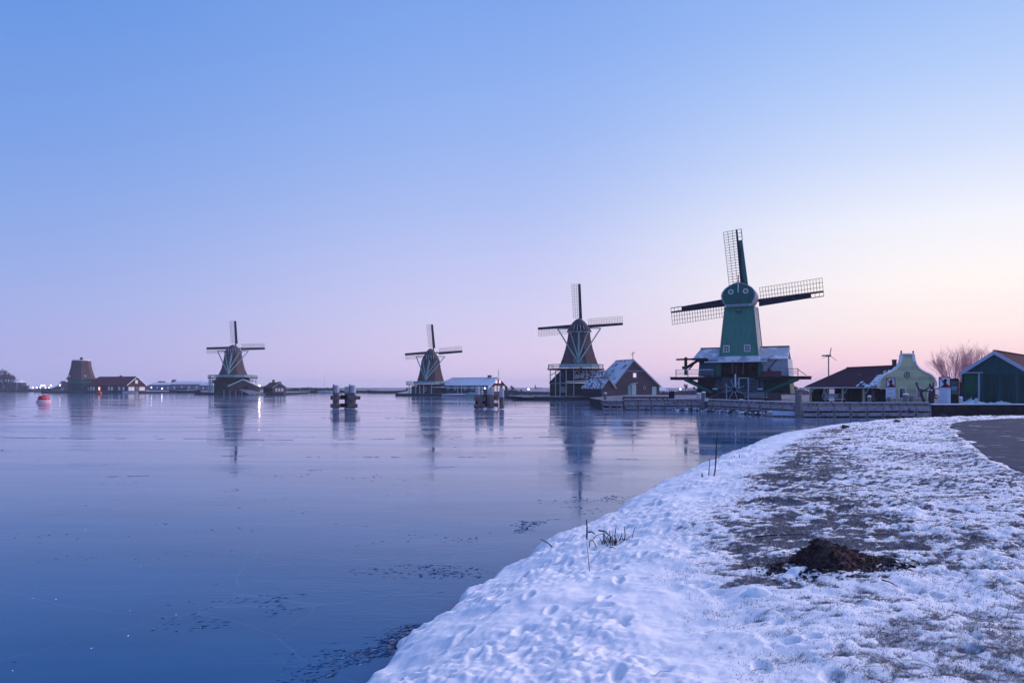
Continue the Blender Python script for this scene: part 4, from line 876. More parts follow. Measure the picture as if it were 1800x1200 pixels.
sign('taller warning sign with red-framed dark figure between bell gable and green shed', 1660.5, 67.9, .98, .06, 1.58, 2.62, -30, 7)
ip = empty('information_board', (px2(1677.5, 68.4), 68.4, 1.15), -32, 'narrow dark information board with green panels beside the green shed', 'sign')
Bx('frame', 'timber_dark', ip, -.36, .36, 0, .12, 0, 2.48); Bx('side_board', 'dark_red_wall', ip, .42, .60, .3, .5, 0, 2.1)
for z, m_ in ((2.05, 'panel_green'), (1.55, 'panel_blue'), (1.15, 'panel_green')): Bx('panel', m_, ip, -.25, .25, -.03, -.002, z-.2, z+.2)
# weathered iron figures with raised arms beside the gable
f1 = empty('forked_figure', (px2(1622, 68.2), 68.2, 1.15), -20, 'slender dark forked figure with two raised arms before the bell gable', 'sculpture')
MB().tube([(.15,0,0),(.05,0,.45),(-.12,0,.95),(-.10,0,1.3)], [.13,.12,.14,.10], 8).build('trunk', 'sculpture_iron', f1, True)
MB().tube([(-.10,0,1.2),(-.32,0,1.45),(-.48,0,1.75),(-.5,0,1.95)], [.1,.085,.07,.05], 7).build('arm', 'sculpture_iron', f1, True); MB().tube([(-.08,0,1.2),(.2,0,1.38),(.46,0,1.5),(.58,0,1.72),(.58,0,1.95)], [.1,.08,.075,.06,.04], 7).build('arm', 'sculpture_iron', f1, True)
MB().lathe([(.02,1.88),(.11,1.94),(.13,2.02),(.05,2.1)], 8, (-.52,0)).build('knob', 'sculpture_iron', f1, True)
f2 = empty('horned_figure', (px2(1637.5, 67.9), 67.9, 1.15), -20, 'thick dark figure with horn-like prongs beside the taller warning sign', 'sculpture')
MB().tube([(0,0,0),(-.02,0,.5),(.02,0,1.0),(.08,0,1.35),(.04,0,1.55)], [.24,.27,.30,.26,.12], 9).build('trunk', 'sculpture_iron', f2, True)
for p in ([(.0,0,1.5),(-.08,0,1.75),(-.14,0,2.0)], [(.08,0,1.5),(.14,0,1.8),(.12,0,2.15)], [(-.1,0,1.2),(-.35,0,1.28),(-.55,0,1.25)], [(.2,0,1.0),(.42,0,.8),(.55,0,.95)], [(.2,0,.7),(.42,0,.55),(.62,0,.75)]): MB().tube(p, [.10,.07,.03], 6).build('prong', 'sculpture_iron', f2, True)
MB().lathe([(.02,1.28),(.10,1.33),(.02,1.42)], 8, (-.05,-.26)).build('snow_patch', 'snow_cap', f2, True)

# ------------------------------------------------------------------ quay
def quay_run(o, x0, y0, x1, y1, ztop, nseg, rows, seed, deck=2.2, fender=True):
    r = random.Random(seed); dx, dy = x1-x0, y1-y0; Lq = math.hypot(dx, dy); ux, uy = dx/Lq, dy/Lq; nx, ny = uy, -ux
    if ny > 0: nx, ny = -nx, -ny                                    # towards the water
    def P(t, d, z): return (x0+ux*t+nx*d, y0+uy*t+ny*d, z)
    seg = Lq/nseg
    for i in range(nseg):
        a, b = i*seg+.02, (i+1)*seg-.02
        m = MB(); m.hexa([P(a,.0,ztop-.12),P(b,.0,ztop-.12),P(b,-deck,ztop-.12),P(a,-deck,ztop-.12)], [P(a,.0,ztop),P(b,.0,ztop),P(b,-deck,ztop),P(a,-deck,ztop)]); m.build('deck', 'timber_grey', o)
        for (zb, zt, d) in rows:
            j = r.uniform(-.02,.02); m = MB(); m.hexa([P(a,d,zb+j),P(b,d,zb+j),P(b,d-.22,zb+j),P(a,d-.22,zb+j)], [P(a,d,zt+j),P(b,d,zt+j),P(b,d-.22,zt+j),P(a,d-.22,zt+j)]); m.build('wale', 'timber_beam', o)
        m = MB(); m.bar(P(a, -.12, ztop+.14), P(b, -.12, ztop+.14), .2, .14); m.build('kerb', 'timber_grey', o)
        t = a
        while t < b-.2:
            l = r.uniform(.3, 1.1); e = min(b, t+l); m = MB(); m.bar(P(t,-.12,ztop+.235), P(e,-.12,ztop+.235), .17, .06); m.build('kerb_snow', 'snow_cap', o)
            m = MB(); m.bar(P(t,-.12,ztop+.035), P(t+.14,-.12,ztop+.035), .16, .07); m.build('kerb_block', 'timber_dark', o); t = e + r.uniform(.05,.22)
    for i in range(nseg+1):
        p = P(min(Lq-.15, i*seg+.1), .02, 0); MB().tube([(p[0],p[1],-.3),(p[0],p[1],ztop-.13)], .15, 8).build('pile', 'timber_brown', o)
    m = MB(); m.hexa([P(0,-.45,-.3),P(Lq,-.45,-.3),P(Lq,-.6,-.3),P(0,-.6,-.3)], [P(0,-.45,ztop-.13),P(Lq,-.45,ztop-.13),P(Lq,-.6,ztop-.13),P(0,-.6,ztop-.13)]); m.build('back_wall', 'timber_dark', o)
q1 = empty('timber_quay', (0,0,0), 0, 'grey timber quay with two beam rows left of the green windmill', 'quay')
quay_run(q1, px2(1097,86), 86, px2(1237,86), 86, 1.13, 6, [(.56,1.0,.16),(.06,.47,.14)], 1)
q2 = empty('landing_stage', (0,0,0), 0, 'low dark block of the quay at its far left end, snow on top', 'quay')
quay_run(q2, px2(1059,84.5), 84.5, px2(1095,84.5), 84.5, .98, 3, [(.55,.80,.16),(.05,.32,.2)], 2)
q3 = empty('timber_quay', (0,0,0), 0, 'slanting snow-edged quay before the green windmill with an open dark underside', 'quay')
quay_run(q3, px2(1240,85.6), 85.6, px2(1398,67.5), 67.5, 1.13, 9, [(.62,1.02,.14),(.34,.50,.10)], 3)
q4 = empty('timber_quay', (0,0,0), 0, 'near timber quay with long beams in front of the bell gable house', 'quay')
quay_run(q4, px2(1407,66), 66, px2(1636,66), 66, 1.13, 8, [(.58,1.02,.16),(.10,.42,.14)], 4)
q5 = empty('bulkhead', (0,0,0), 0, 'black planked bulkhead wall in front of the green shed', 'wall')
for i in range(34): x = px2(1637,66.2) + i*.55; Bx('plank', 'timber_dark', q5, x, x+.53, 66.1+.03*(i%2), 66.4, -.3, 1.08); 
Bx('cap_board', 'timber_dark', q5, px2(1637,66.2), px2(1637,66.2)+18.7, 66.0, 66.6, 1.082, 1.16); MB().hexa([(39.2,66.15,1.16),(57.5,66.15,1.16),(57.5,67.6,1.16),(39.2,67.6,1.16)], [(39.3,66.22,1.2),(57.5,66.22,1.2),(57.5,67.6,1.24),(39.3,67.6,1.24)]).build('snow_strip', 'snow_cap', q5)
q6 = empty('floating_stage', (px2(1372,69), 67.6, 0), -30, 'low floating stage with white board moored under the slanting quay', 'landing')
Bx('float', 'timber_beam', q6, -1.7, 1.7, -.5, 1.0, .03, .42); Bx('float_snow', 'snow_cap', q6, -1.65, 1.65, -.45, .95, .421, .46); Bx('board', 'sign_white', q6, -1.15, 1.2, -.62, -.52, .12, .50)
def mooring_post(label, px, D, ztop, r, m='timber_grey', zb=-.3, cap=True):
    o = empty('mooring_post', (px2(px, D), D, 0), 0, label, 'post', 'mooring posts along the quay')
    MB().tube([(0,0,zb),(.01,0,ztop*.5),(0,0,ztop)], [r*1.05, r, r*.97], 10).build('pile', m, o)
    if cap: MB().lathe([(r*1.0, ztop),(r*1.04,ztop+.05),(r*.8,ztop+.13),(r*.3,ztop+.17)], 10).build('snow_cap', 'snow_cap', o, True)
mooring_post('thick grey snow-capped mooring post left of the green windmill', 1236.5, 85, 2.1, .27)
mooring_post('pale mooring post just behind the thick snow-capped one', 1228, 87.5, 1.95, .26, 'frost_white', .5)
mooring_post('tall bare mooring post where slanting quay meets near quay', 1403.5, 66, 2.35, .30, 'timber_grey', -.3, False)
mooring_post('snow-capped mooring post in front of the left gable window', 1592, 66.6, 2.05, .25)
mooring_post('short bare post between the two gable windows', 1602, 67.5, 1.9, .2, 'timber_grey', .8, False)
mooring_post('small snow-capped post at the dark end of the veranda', 1528, 67.3, 1.85, .17, 'timber_grey', .8)
mooring_post('short bare post below the left warning sign', 1562.5, 67.2, 1.85, .15, 'timber_grey', .8, False)
mooring_post('white-topped post at the far left end of the quay', 1064, 85.5, 2.0, .2, 'timber_grey', .3)
mooring_post('grey stub post at the foot of the green shed', 1689, 67.4, 1.75, .17, 'frost_white', .8)
mooring_post('thin grey post before the green shed doors', 1716, 67.2, 1.75, .15, 'frost_white', .8, False)
for i, (px, lab) in enumerate(((1252.5, 'white block on the quay left of the capstan'), (1313, 'white block on the quay right of the capstan'))):
    sh = MB(); sh.hexa([(-.2,-.2,0),(.2,-.2,0),(.2,.2,0),(-.2,.2,0)], [(-.16,-.16,.36),(.16,-.16,.36),(.16,.16,.36),(-.16,.16,.36)]); b = sh.build('quay_block', 'white_paint'); b.location = (px2(px, 82-6*i), 84.5-6.6*i, 1.13); tag(b, lab, 'block')
def bench(label, px, D, L, phi):
    o = empty('bench', (px2(px, D), D, 1.13), phi, label, 'bench')
    for k in range(3): Bx('seat_slat', 'frost_white', o, -L/2, L/2, -.28+.19*k, -.11+.19*k, .43, .48)
    for k in range(2): Bx('back_slat', 'timber_grey' if k else 'panel_blue', o, -L/2, L/2, .30, .34, .60+.22*k, .79+.22*k)
    for x in (-L*.42, L*.42): Bx('leg', 'timber_dark', o, x-.05, x+.05, -.26, -.18, 0, .43); Bx('leg', 'timber_dark', o, x-.05, x+.05, .24, .30, 0, .98)
bench('long snow-dusted bench in front of the veranda', 1466, 70, 2.5, 25); bench('low bench on the quay right of the capstan', 1329, 84, 2.6, -10)
Bx_o = MB().box(-1.0,1.0,-.4,.4,0,.85).box(-1.05,1.05,-.45,.45,.855,.92).build('timber_crate', 'brown_board'); Bx_o.location = (px2(1357,87), 87, 1.15); tag(Bx_o, 'brown timber crate at the right foot of the green windmill', 'crate')
bn = empty('dark_bin', (px2(1180.5, 100), 100, 1.1), -10, 'dark blue upright bin on the quay left of the lamp', 'bin')
Bx('body', 'black_board', bn, -.38, .38, -.3, .3, 0, 1.12)
for x in (-.3, 0, .3): Bar('prong', 'black_board', bn, (x,0,1.12), (x,0,1.35), .06)
pl = empty('plank_stack', (px2(1135, 90), 90, 1.15), 0, 'low stack of reddish planks on the quay below the barn', 'planks')
r_ = random.Random(2)
for k in range(4):
    for j in range(3): x = -2.9 + j*1.95 + r_.uniform(-.1,.1); Bx('plank', 'brick' if (k+j) % 2 else 'brown_board', pl, x, x+1.9, -.3+.02*k, .3, .02+k*.105, .12+k*.105)
# rubble, snow and driftwood under the slanting quay
def debris():
    r = np.random.default_rng(8); V = []; Fc = []
    for i in range(420):
        t = r.random(); x = 22.5 + (26.3-22.5)*t + r.normal()*.5; y = 85.0 + (68.0-85.0)*t + r.normal()*.35 - .3; a = r.uniform(.06,.26); z = r.uniform(-.02,.10)
        if i < 120: x = r.uniform(px2(1190,84), 24.5); y = 84.8 + r.normal()*.35
        o = len(V); q = r.uniform(0, 3); c, s_ = math.cos(q), math.sin(q); l = a*r.uniform(.8,2.2)
        for ux, uy, uz in ((-l,-a,0),(l,-a,0),(l,a,0),(-l,a,0),(-l*.6,-a*.6,a*.8),(l*.6,-a*.5,a*.9),(l*.5,a*.6,a*.7),(-l*.6,a*.6,a)): V.append((x+ux*c-uy*s_, y+ux*s_+uy*c, z+uz))
        Fc += [tuple(o+k for k in f) for f in ((0,3,2,1),(4,5,6,7),(0,1,5,4),(1,2,6,5),(2,3,7,6),(3,0,4,7))]
    o = np_mesh('rubble', V, Fc, 'stone_edge'); tag(o, 'dark rubble and driftwood at the water edge under the slanting quay', 'rubble', kind='stuff')
mat('stone_edge_snowy', (0.05,0.05,0.07), .9, .5, 3, snow=(.5,.56), snow_scale=2.0)
debris(); bpy.data.objects['rubble'].data.materials[0] = MATS['stone_edge_snowy']

# ------------------------------------------------------------------ mooring dolphins in the ice
def dolphin(label, px, D, piles, beams, poles):
    s = D/F; Z = lambda py: pz(py, D); o = empty('mooring_dolphin', (px2(px, D), D, 0), 0, label, 'mooring piles', 'mooring dolphins frozen into the ice')
    for (x, r, y, ptop, pcap, tilt) in piles:
        X = (x-px)*s; rr = r*s; zc = Z(pcap); zt = Z(ptop)
        p = MB().tube([(X, y, -.4), (X+tilt*.5, y, zc)], rr, 10).build('pile', 'timber_brown', o)
        MB().tube([(X+tilt*.5, y, zc+.002), (X+tilt*.6, y, zt-.06), (X+tilt*.6, y, zt)], [rr*1.04, rr*.98, rr*.6], 10).build('white_cap', 'frost_white', p)
        MB().lathe([(rr*1.5,.002),(rr*1.35,.05),(rr*1.0,.07)], 10, (X, y)).build('ice_collar', 'snow_cap', p)
    for (x0, x1, y0, y1, py0, py1, m) in beams: MB().bar(((x0-px)*s, y0, (Z(py0)+Z(py1))/2), ((x1-px)*s, y1, (Z(py0)+Z(py1))/2), .26, abs(Z(py0)-Z(py1))).build('beam', m, o)
    for (x, y, pt) in poles: MB().tube([((x-px)*s, y, -.2), ((x-px)*s+.03, y, Z(pt))], .075, 6).build('pole', 'timber_grey', o)
dolphin('mooring piles with four white caps standing in the ice, farther left', 608.5, 92,
    [(594,4.9,-.9,676.5,690,.02),(606.5,4.2,1.1,679,690.5,0),(613,4.0,.4,679,690,.04),(623,5.0,-.8,676.5,690,-.02)],
    [(585.5,602,-1.25,-1.25,695,702,'timber_brown'),(585.5,602,-1.25,-1.25,709,716,'timber_brown'),(616,632,-1.2,-1.2,695,702,'timber_brown'),(616,632,-1.2,-1.2,709,716,'timber_brown'),(596,622,.75,.75,694,702,'timber_dark'),(596,622,.75,.75,709,716,'timber_dark'),(590,593,-1.1,1.3,696,702,'timber_dark'),(626,628,-1.1,1.3,696,702,'timber_dark'),(596,608,1.35,1.35,687,689,'timber_grey')],
    [(590,-1.3,675),(617.5,-1.15,675)])
dolphin('mooring piles with separate right-hand pile standing in the ice before the long barn', 860, 91,
    [(839.5,3.9,-.3,679,693.5,0),(846,3.0,1.2,686,694,0),(859,3.2,.3,683,693,0),(865,3.6,-1.0,679.5,694,-.05),(882,4.4,-.8,682,697.5,0)],
    [(833.5,853,-.7,-.7,696,704,'timber_brown'),(833.5,853,-.7,-.7,709.5,717,'timber_brown'),(862,876,.4,.2,696,703,'timber_brown'),(862,876,.4,.2,708,715,'timber_brown'),(847,860,.9,.9,694,716,'timber_dark'),(836,884,1.3,1.3,692,696,'timber_grey'),(838,841,-.6,1.2,705,709,'timber_dark')],
    [(863.3,-1.4,693),(847.5,-.9,694)])

# ------------------------------------------------------------------ buoys
b = empty('red_buoy', (px2(77, 129), 129, 0), 0, 'large red conical buoy frozen in the ice at the left', 'buoy')
MB().lathe([(1.22,-.2),(1.2,.06),(1.08,.35),(.98,.48)], 20).build('skirt', 'buoy_white', b, True); MB().lathe([(.98,.481),(.95,.62),(.86,1.05),(.7,1.2),(.35,1.34),(.1,1.4)], 20).build('body', 'buoy_red', b, True)
MB().hexa([(.42,-.80,.62),(.86,-.40,.62),(.80,-.35,.62),(.40,-.72,.62)], [(.38,-.86,1.0),(.80,-.44,1.0),(.74,-.38,1.0),(.36,-.78,1.0)]).build('white_panel', 'buoy_white', b); Bar('ring', 'buoy_white', b, (-.25,0,1.36), (.2,0,1.42), .16)
b = empty('small_buoy', (px2(175, 285), 285, 0), 0, 'small pinkish red round buoy before the red-roofed house', 'buoy')
MB().lathe([(.62,-.2),(.85,.25),(.8,.7),(.5,1.05),(.2,1.2)], 14).build('body', 'buoy_red', b, True); MB().lathe([(.18,1.19),(.16,1.5),(.05,1.55)], 8).build('knob', 'buoy_red', b, True)

# ------------------------------------------------------------------ bare winter trees
def bare_tree(name, label, x, y, z, h, spread, seed, levels=5, twig_w=.05, m_twig='twig', stems=1, nchild=4, group=None, cat='tree', lean=.25, upright=.35):
    r = np.random.default_rng(seed); o = empty(name, (x, y, z), 0, label, cat, group)
    tr = MB(); V = []; Fc = []
    def ribbon(p, q, w):
        d = q-p; a = np.cross(d, r.normal(size=3)); n = np.linalg.norm(a)
        if n < 1e-6: return
        a *= w/2/n; k = len(V); V.extend([p-a, p+a, q+a*.5, q-a*.5]); Fc.append((k, k+1, k+2, k+3))
    def grow(p, d, L, rad, lev):
        mid = p + d*L*.5 + r.normal(size=3)*L*.04; q = p + d*L + r.normal(size=3)*L*.06
        if lev <= 1: tr.tube([p, mid, q], [rad, rad*.85, rad*.66], 5, False)
        else: ribbon(p, mid, max(twig_w, rad*2)); ribbon(mid, q, max(twig_w*.8, rad*1.7))
        if lev >= levels: return
        nc = nchild + (1 if r.random() < .4 else 0)
        for k in range(nc):
            t = r.uniform(.35, 1.0) if k else 1.0; st = p + (q-p)*t if t < 1 else q
            nd = d + r.normal(size=3)*np.array((spread, spread, spread*.55)); nd[2] += upright*.5; nd /= np.linalg.norm(nd)
            grow(st, nd, L*r.uniform(.55,.8), rad*.55, lev+1)
    for s_ in range(stems):
        a = 2*math.pi*s_/max(1,stems) + r.uniform(0,.8); d = np.array((lean*math.cos(a)*(stems>1), lean*math.sin(a)*(stems>1), 1.0)); d /= np.linalg.norm(d)
        grow(np.array((.12*math.cos(a)*(stems>1), .12*math.sin(a)*(stems>1), -.1)), d, h*(.36 if stems == 1 else .42), h*.022/ (1 if stems == 1 else 1.8), 0)
    tr.build('trunk', m_twig if m_twig != 'twig' else 'bark', o)
    me = bpy.data.meshes.new('crown'); me.from_pydata([tuple(v) for v in V], [], Fc); me.materials.append(MATS[m_twig]); c = bpy.data.objects.new('crown', me); COL.objects.link(c); c.parent = o
    return o
bare_tree('willow_shrub', 'bare pink-tinged willow between bell gable and green shed', px2(1681, 92), 92, 1.1, 6.2, .22, 21, 5, .011, 'willow_twig', 13, 3, lean=.5, upright=.30)
bare_tree('willow_shrub', 'smaller bare willow peeking over the green shed roof', px2(1714, 95), 95, 1.1, 6.2, .20, 22, 5, .011, 'willow_twig', 7, 3, lean=.3, upright=.30)
def far_tree(label, px, D, top, spread=.42, seed=1, w=.15, group='bare trees along the far shore', lev=5):
    bare_tree('bare_tree', label, px2(px, D), D, .7, (pz(top, D)-.7)*.92, spread, seed, lev, w, 'twig_far', 1, 5, group)
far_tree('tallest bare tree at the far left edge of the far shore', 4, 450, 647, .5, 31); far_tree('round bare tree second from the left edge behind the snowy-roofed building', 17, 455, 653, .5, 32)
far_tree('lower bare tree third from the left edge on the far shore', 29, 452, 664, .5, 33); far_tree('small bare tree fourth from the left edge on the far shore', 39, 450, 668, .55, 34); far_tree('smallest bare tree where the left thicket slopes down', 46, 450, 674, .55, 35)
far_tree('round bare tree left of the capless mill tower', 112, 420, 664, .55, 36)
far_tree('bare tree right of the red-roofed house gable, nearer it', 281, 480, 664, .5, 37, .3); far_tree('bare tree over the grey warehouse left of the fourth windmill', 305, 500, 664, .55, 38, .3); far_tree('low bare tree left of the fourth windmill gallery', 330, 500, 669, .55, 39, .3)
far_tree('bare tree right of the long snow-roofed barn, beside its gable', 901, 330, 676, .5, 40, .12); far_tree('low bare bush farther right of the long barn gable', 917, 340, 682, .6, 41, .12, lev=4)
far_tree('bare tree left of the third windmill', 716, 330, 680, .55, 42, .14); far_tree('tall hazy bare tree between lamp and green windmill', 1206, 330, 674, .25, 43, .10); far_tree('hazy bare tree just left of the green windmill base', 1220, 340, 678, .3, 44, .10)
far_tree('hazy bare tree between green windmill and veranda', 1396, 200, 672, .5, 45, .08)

# distant thickets that read as one mass
def thicket(name, label, spans, D, n, w, m, seed, z=.7):
    r = np.random.default_rng(seed); V = []; Fc = []
    for i in range(n):
        px = r.uniform(spans[0][0], spans[-1][0]); top = np.interp(px, [a for a, _ in spans], [b for _, b in spans]); d = D + r.uniform(-18, 18)
        H = max(.3, (pz(top, d) - z))*r.uniform(.35, 1.0)**.6; x = px2(px, d); k = len(V); a = r.uniform(0, math.pi); ww = w*r.uniform(.5,1.4); lx, ly = r.normal(size=2)*H*.12
        V += [(x-ww*math.cos(a), d-ww*math.sin(a), z-.3), (x+ww*math.cos(a), d+ww*math.sin(a), z-.3), (x+lx+ww*.7*math.cos(a), d+ly, z+H*.75), (x+lx*1.2, d+ly, z+H), (x+lx-ww*.7*math.cos(a), d+ly, z+H*.7)]
        Fc.append((k, k+1, k+2, k+3, k+4))
    o = np_mesh(name, V, Fc, m); tag(o, label, 'thicket', kind='stuff')
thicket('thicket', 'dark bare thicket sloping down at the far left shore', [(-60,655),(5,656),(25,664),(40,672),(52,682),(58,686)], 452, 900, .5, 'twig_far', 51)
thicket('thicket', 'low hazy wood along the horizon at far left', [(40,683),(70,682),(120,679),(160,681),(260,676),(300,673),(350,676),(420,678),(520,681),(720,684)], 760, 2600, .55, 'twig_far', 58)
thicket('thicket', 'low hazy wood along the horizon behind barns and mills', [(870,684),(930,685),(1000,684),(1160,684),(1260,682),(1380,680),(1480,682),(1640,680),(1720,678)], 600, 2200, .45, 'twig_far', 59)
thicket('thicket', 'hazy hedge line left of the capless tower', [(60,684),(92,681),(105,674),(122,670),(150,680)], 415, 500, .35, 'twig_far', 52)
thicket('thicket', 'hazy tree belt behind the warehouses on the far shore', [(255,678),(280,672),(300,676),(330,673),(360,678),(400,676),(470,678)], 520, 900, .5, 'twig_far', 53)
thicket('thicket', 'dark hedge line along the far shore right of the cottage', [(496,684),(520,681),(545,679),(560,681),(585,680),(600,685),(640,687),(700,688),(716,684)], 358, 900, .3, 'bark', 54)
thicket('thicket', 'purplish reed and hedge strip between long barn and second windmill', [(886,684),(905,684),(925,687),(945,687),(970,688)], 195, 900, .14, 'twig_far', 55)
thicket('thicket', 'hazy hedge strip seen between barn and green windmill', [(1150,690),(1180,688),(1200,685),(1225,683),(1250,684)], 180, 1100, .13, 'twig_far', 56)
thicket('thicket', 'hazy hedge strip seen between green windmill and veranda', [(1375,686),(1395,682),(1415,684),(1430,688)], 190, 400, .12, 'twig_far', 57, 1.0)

# ------------------------------------------------------------------ far buildings, boats, lamps
def far_block(name, label, px0, px1, D, top, eave, wall='far_wall', roof='far_roof', nwin=4):
    x0, x1 = px2(px0, D), px2(px1, D); o = empty(name, ((x0+x1)/2, D, .7), 0, label, 'building', 'low buildings on the far shore'); w = (x1-x0)/2
    ze, zr = pz(eave, D)-.7, pz(top, D)-.7
    MB().box(-w, w, 0, 10, 0, ze).build('wall', wall, o); MB().hexa([(-w-.4,-.4,ze),(w+.4,-.4,ze),(w+.4,10.4,ze),(-w-.4,10.4,ze)], [(-w,4.9,zr),(w,4.9,zr),(w,5.1,zr),(-w,5.1,zr)]).build('roof', roof, o)
    for i in range(nwin): x = -w + 2*w*(i+.5)/nwin; Bx('window', 'curtain', o, x-.5, x+.5, -.06, -.005, ze*.3, ze*.7)
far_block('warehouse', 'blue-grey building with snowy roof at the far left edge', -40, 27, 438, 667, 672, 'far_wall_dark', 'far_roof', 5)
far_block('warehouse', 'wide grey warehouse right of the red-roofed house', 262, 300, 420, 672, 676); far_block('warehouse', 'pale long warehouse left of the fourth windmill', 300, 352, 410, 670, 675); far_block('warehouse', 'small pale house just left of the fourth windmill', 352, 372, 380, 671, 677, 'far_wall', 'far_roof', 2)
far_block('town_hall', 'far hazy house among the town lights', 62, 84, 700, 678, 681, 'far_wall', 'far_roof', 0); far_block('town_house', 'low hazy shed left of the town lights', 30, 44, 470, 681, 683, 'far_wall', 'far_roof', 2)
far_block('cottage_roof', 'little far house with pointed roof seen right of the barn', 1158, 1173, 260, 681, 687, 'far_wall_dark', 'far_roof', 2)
ch = empty('church_spire', (px2(941, 900), 900, .7), 0, 'tiny hazy church spire on the horizon left of the second windmill', 'spire'); MB().lathe([(1.6,0),(1.5,1.2),(1.0,2.0),(.1,4.8+1)], 6).build('spire', 'far_wall_dark', ch); Bx('nave', 'far_wall', ch, 1.2, 8, -2, 2, 0, 1.4)
def street_lamp(label, px, D, row, m='lamp_white', r=.28, z=.7):
    o = empty('street_lamp', (px2(px, D), D, z), 0, label, 'lamp', 'lit street lamps in the distance'); zl = pz(row, D)-z
    Bar('lamp_post', 'metal_grey', o, (0,0,0), (0,0,max(.3, zl-r)), .09); MB().lathe([(r*.4,zl-r),(r,zl-r*.3),(r,zl+r*.3),(r*.3,zl+r)], 8).build('lamp_globe', m, o)
street_lamp('lit street lamp between the long barn and the second windmill', 929, 300, 684, r=.26); street_lamp('lit street lamp between the barn and the green windmill', 1196, 240, 683.5, r=.2)
labs = ['leftmost', 'second', 'third', 'fourth', 'rightmost']
for i, px in enumerate((57.5, 64.5, 71, 80, 86)): street_lamp(labs[i] + ' lit lamp in the lower row of town lights at far left', px, 640, 681, 'lamp_white', .38)
tl = empty('flood_light', (px2(75.5, 660), 660, .7), 0, 'bright white floodlit panel above the town lights', 'lamp'); Bar('mast', 'metal_grey', tl, (0,0,0), (0,0,3), .2); Bx('light_panel', 'town_light', tl, -1.6, 1.8, -.3, 0, 3.2, 4.0)
street_lamp('single lit lamp right of the floodlit panel', 89.5, 640, 677, 'lamp_white', .5); street_lamp('lit lamp in front of the round bare tree by the capless tower', 105.5, 410, 677, 'lamp_white', .25); street_lamp('small white shore lamp right of the red-roofed house', 284.5, 350, 683, 'town_light', .26); street_lamp('faint shore lamp near the gable of the red-roofed house', 266, 350, 680.5, 'lamp_white', .16)
def boat(label, px, D, L, h, phi, m='far_wall_dark', cabin=True):
    o = empty('moored_boat', (px2(px, D), D, 0), phi, label, 'boat', 'boats moored along the far shore'); hl = MB(); n = 9
    for i in range(n):
        t = -1+2*i/(n-1); w = (.2 + .8*(1-abs(t)**2.5))*L*.13; z = h*(1+.25*t*t); hl.v += [(t*L/2, -w, z), (t*L/2*.94, -w*.6, -.1), (t*L/2*.94, w*.6, -.1), (t*L/2, w, z)]
    for i in range(n-1):
        for k in range(4): a = i*4; hl.f.append((a+k, a+(k+1) % 4, a+4+(k+1) % 4, a+4+k))
    hl.f.append((0,3,2,1)); hl.f.append(tuple((n-1)*4+k for k in (0,1,2,3))); hl.build('hull', m, o)
    MB().hexa([(-L*.4,-L*.09,h*1.03),(L*.4,-L*.09,h*1.03),(L*.4,L*.09,h*1.03),(-L*.4,L*.09,h*1.03)], [(-L*.36,-L*.07,h*1.03+.12),(L*.36,-L*.07,h*1.03+.12),(L*.36,L*.07,h*1.03+.12),(-L*.36,L*.07,h*1.03+.12)]).build('deck_snow', 'snow_cap', o)
    if cabin: Bx('cabin', 'far_wall_dark', o, -L*.25, L*.1, -L*.07, L*.07, h*1.03+.13, h+1.1)
boat('long low boat moored in front of the long snow-roofed barn', 807, 211, 10.5, .65, 2, 'frost_white', False); boat('boat with upright bow moored near the dolphin and barn', 832, 209, 5, .9, 20, 'pale_green_trim', True)
boat('dark barge moored on the far shore left of the third windmill', 680, 330, 18, 1.1, 3, 'timber_dark', False); boat('small dark boat at the far shore between cottage and dolphin', 540, 340, 9, 1.0, -4, 'timber_dark', True); boat('dark boat moored right of the red-roofed house', 325, 330, 14, 1.2, 5, 'timber_dark', True)
boat('white-roofed boat moored below the red-roofed house', 229, 313, 7, .7, 0, 'frost_white', False); boat('pale boat half hidden behind the left dolphin', 572, 335, 7, .9, 5, 'frost_white', True)
boat('dark barge moored left of the capless tower', 105, 345, 12, 1.4, -6, 'timber_dark', True)
ms = empty('boat_mast', (px2(568, 336), 336, .3), 0, 'thin leaning mast rising above the far shore', 'mast'); MB().tube([(0,0,0),(.9,0,8.2)], [.07,.03], 6).build('pole', 'metal_grey', ms); Bar('yard', 'metal_grey', ms, (-.1,0,.6), (2.2,0,.5), .06)
jt = empty('jetty', (px2(640, 338), 338, 0), 2, 'low dark jetty on the far shore right of the left dolphin', 'jetty')
for i in range(10): x = -6 + i*1.3; Bx('deck_board', 'timber_dark', jt, x, x+1.25, 0, 2, .95, 1.1); Bar('pile', 'timber_dark', jt, (x+.2, 0, -.2), (x+.2, 0, .95), .22)
Bar('rail', 'timber_grey', jt, (-6,0,1.7), (7,0,1.7), .1)
st = empty('timber_slipway', (px2(437, 251), 251, 0), 10, 'pile of sloping snowy timbers on the shore below the boathouse', 'timbers')
for i in range(7): MB().bar((-2.5+i*.55, -.6+.1*i, 1.9-.05*i), (1.4+i*.75, -3.2+.1*i, .15), .22).build('timber', 'timber_grey' if i % 2 else 'frost_white', st)
for i in range(9): Bar('pile', 'timber_grey' if i % 2 else 'timber_dark', st, (-9+i*1.0, -1.4, -.2), (-9+i*1.0, -1.4, 1.5+.3*(i % 2)), .3)
bc = empty('bank_boat_rack', (px2(905, 153), 153, 0), 0, 'long dark low jetty tip reaching left of the second windmill', 'jetty')
Bx('deck', 'timber_dark', bc, -.6, 12, -1.6, .5, .35, .62); Bx('deck_snow', 'snow_cap', bc, 1.6, 11.5, -1.2, .3, .622, .70)
for i in range(7): Bar('pile', 'timber_dark', bc, (-.3+i*1.9, -1.5, -.3), (-.3+i*1.9, -1.5, .66), .24)

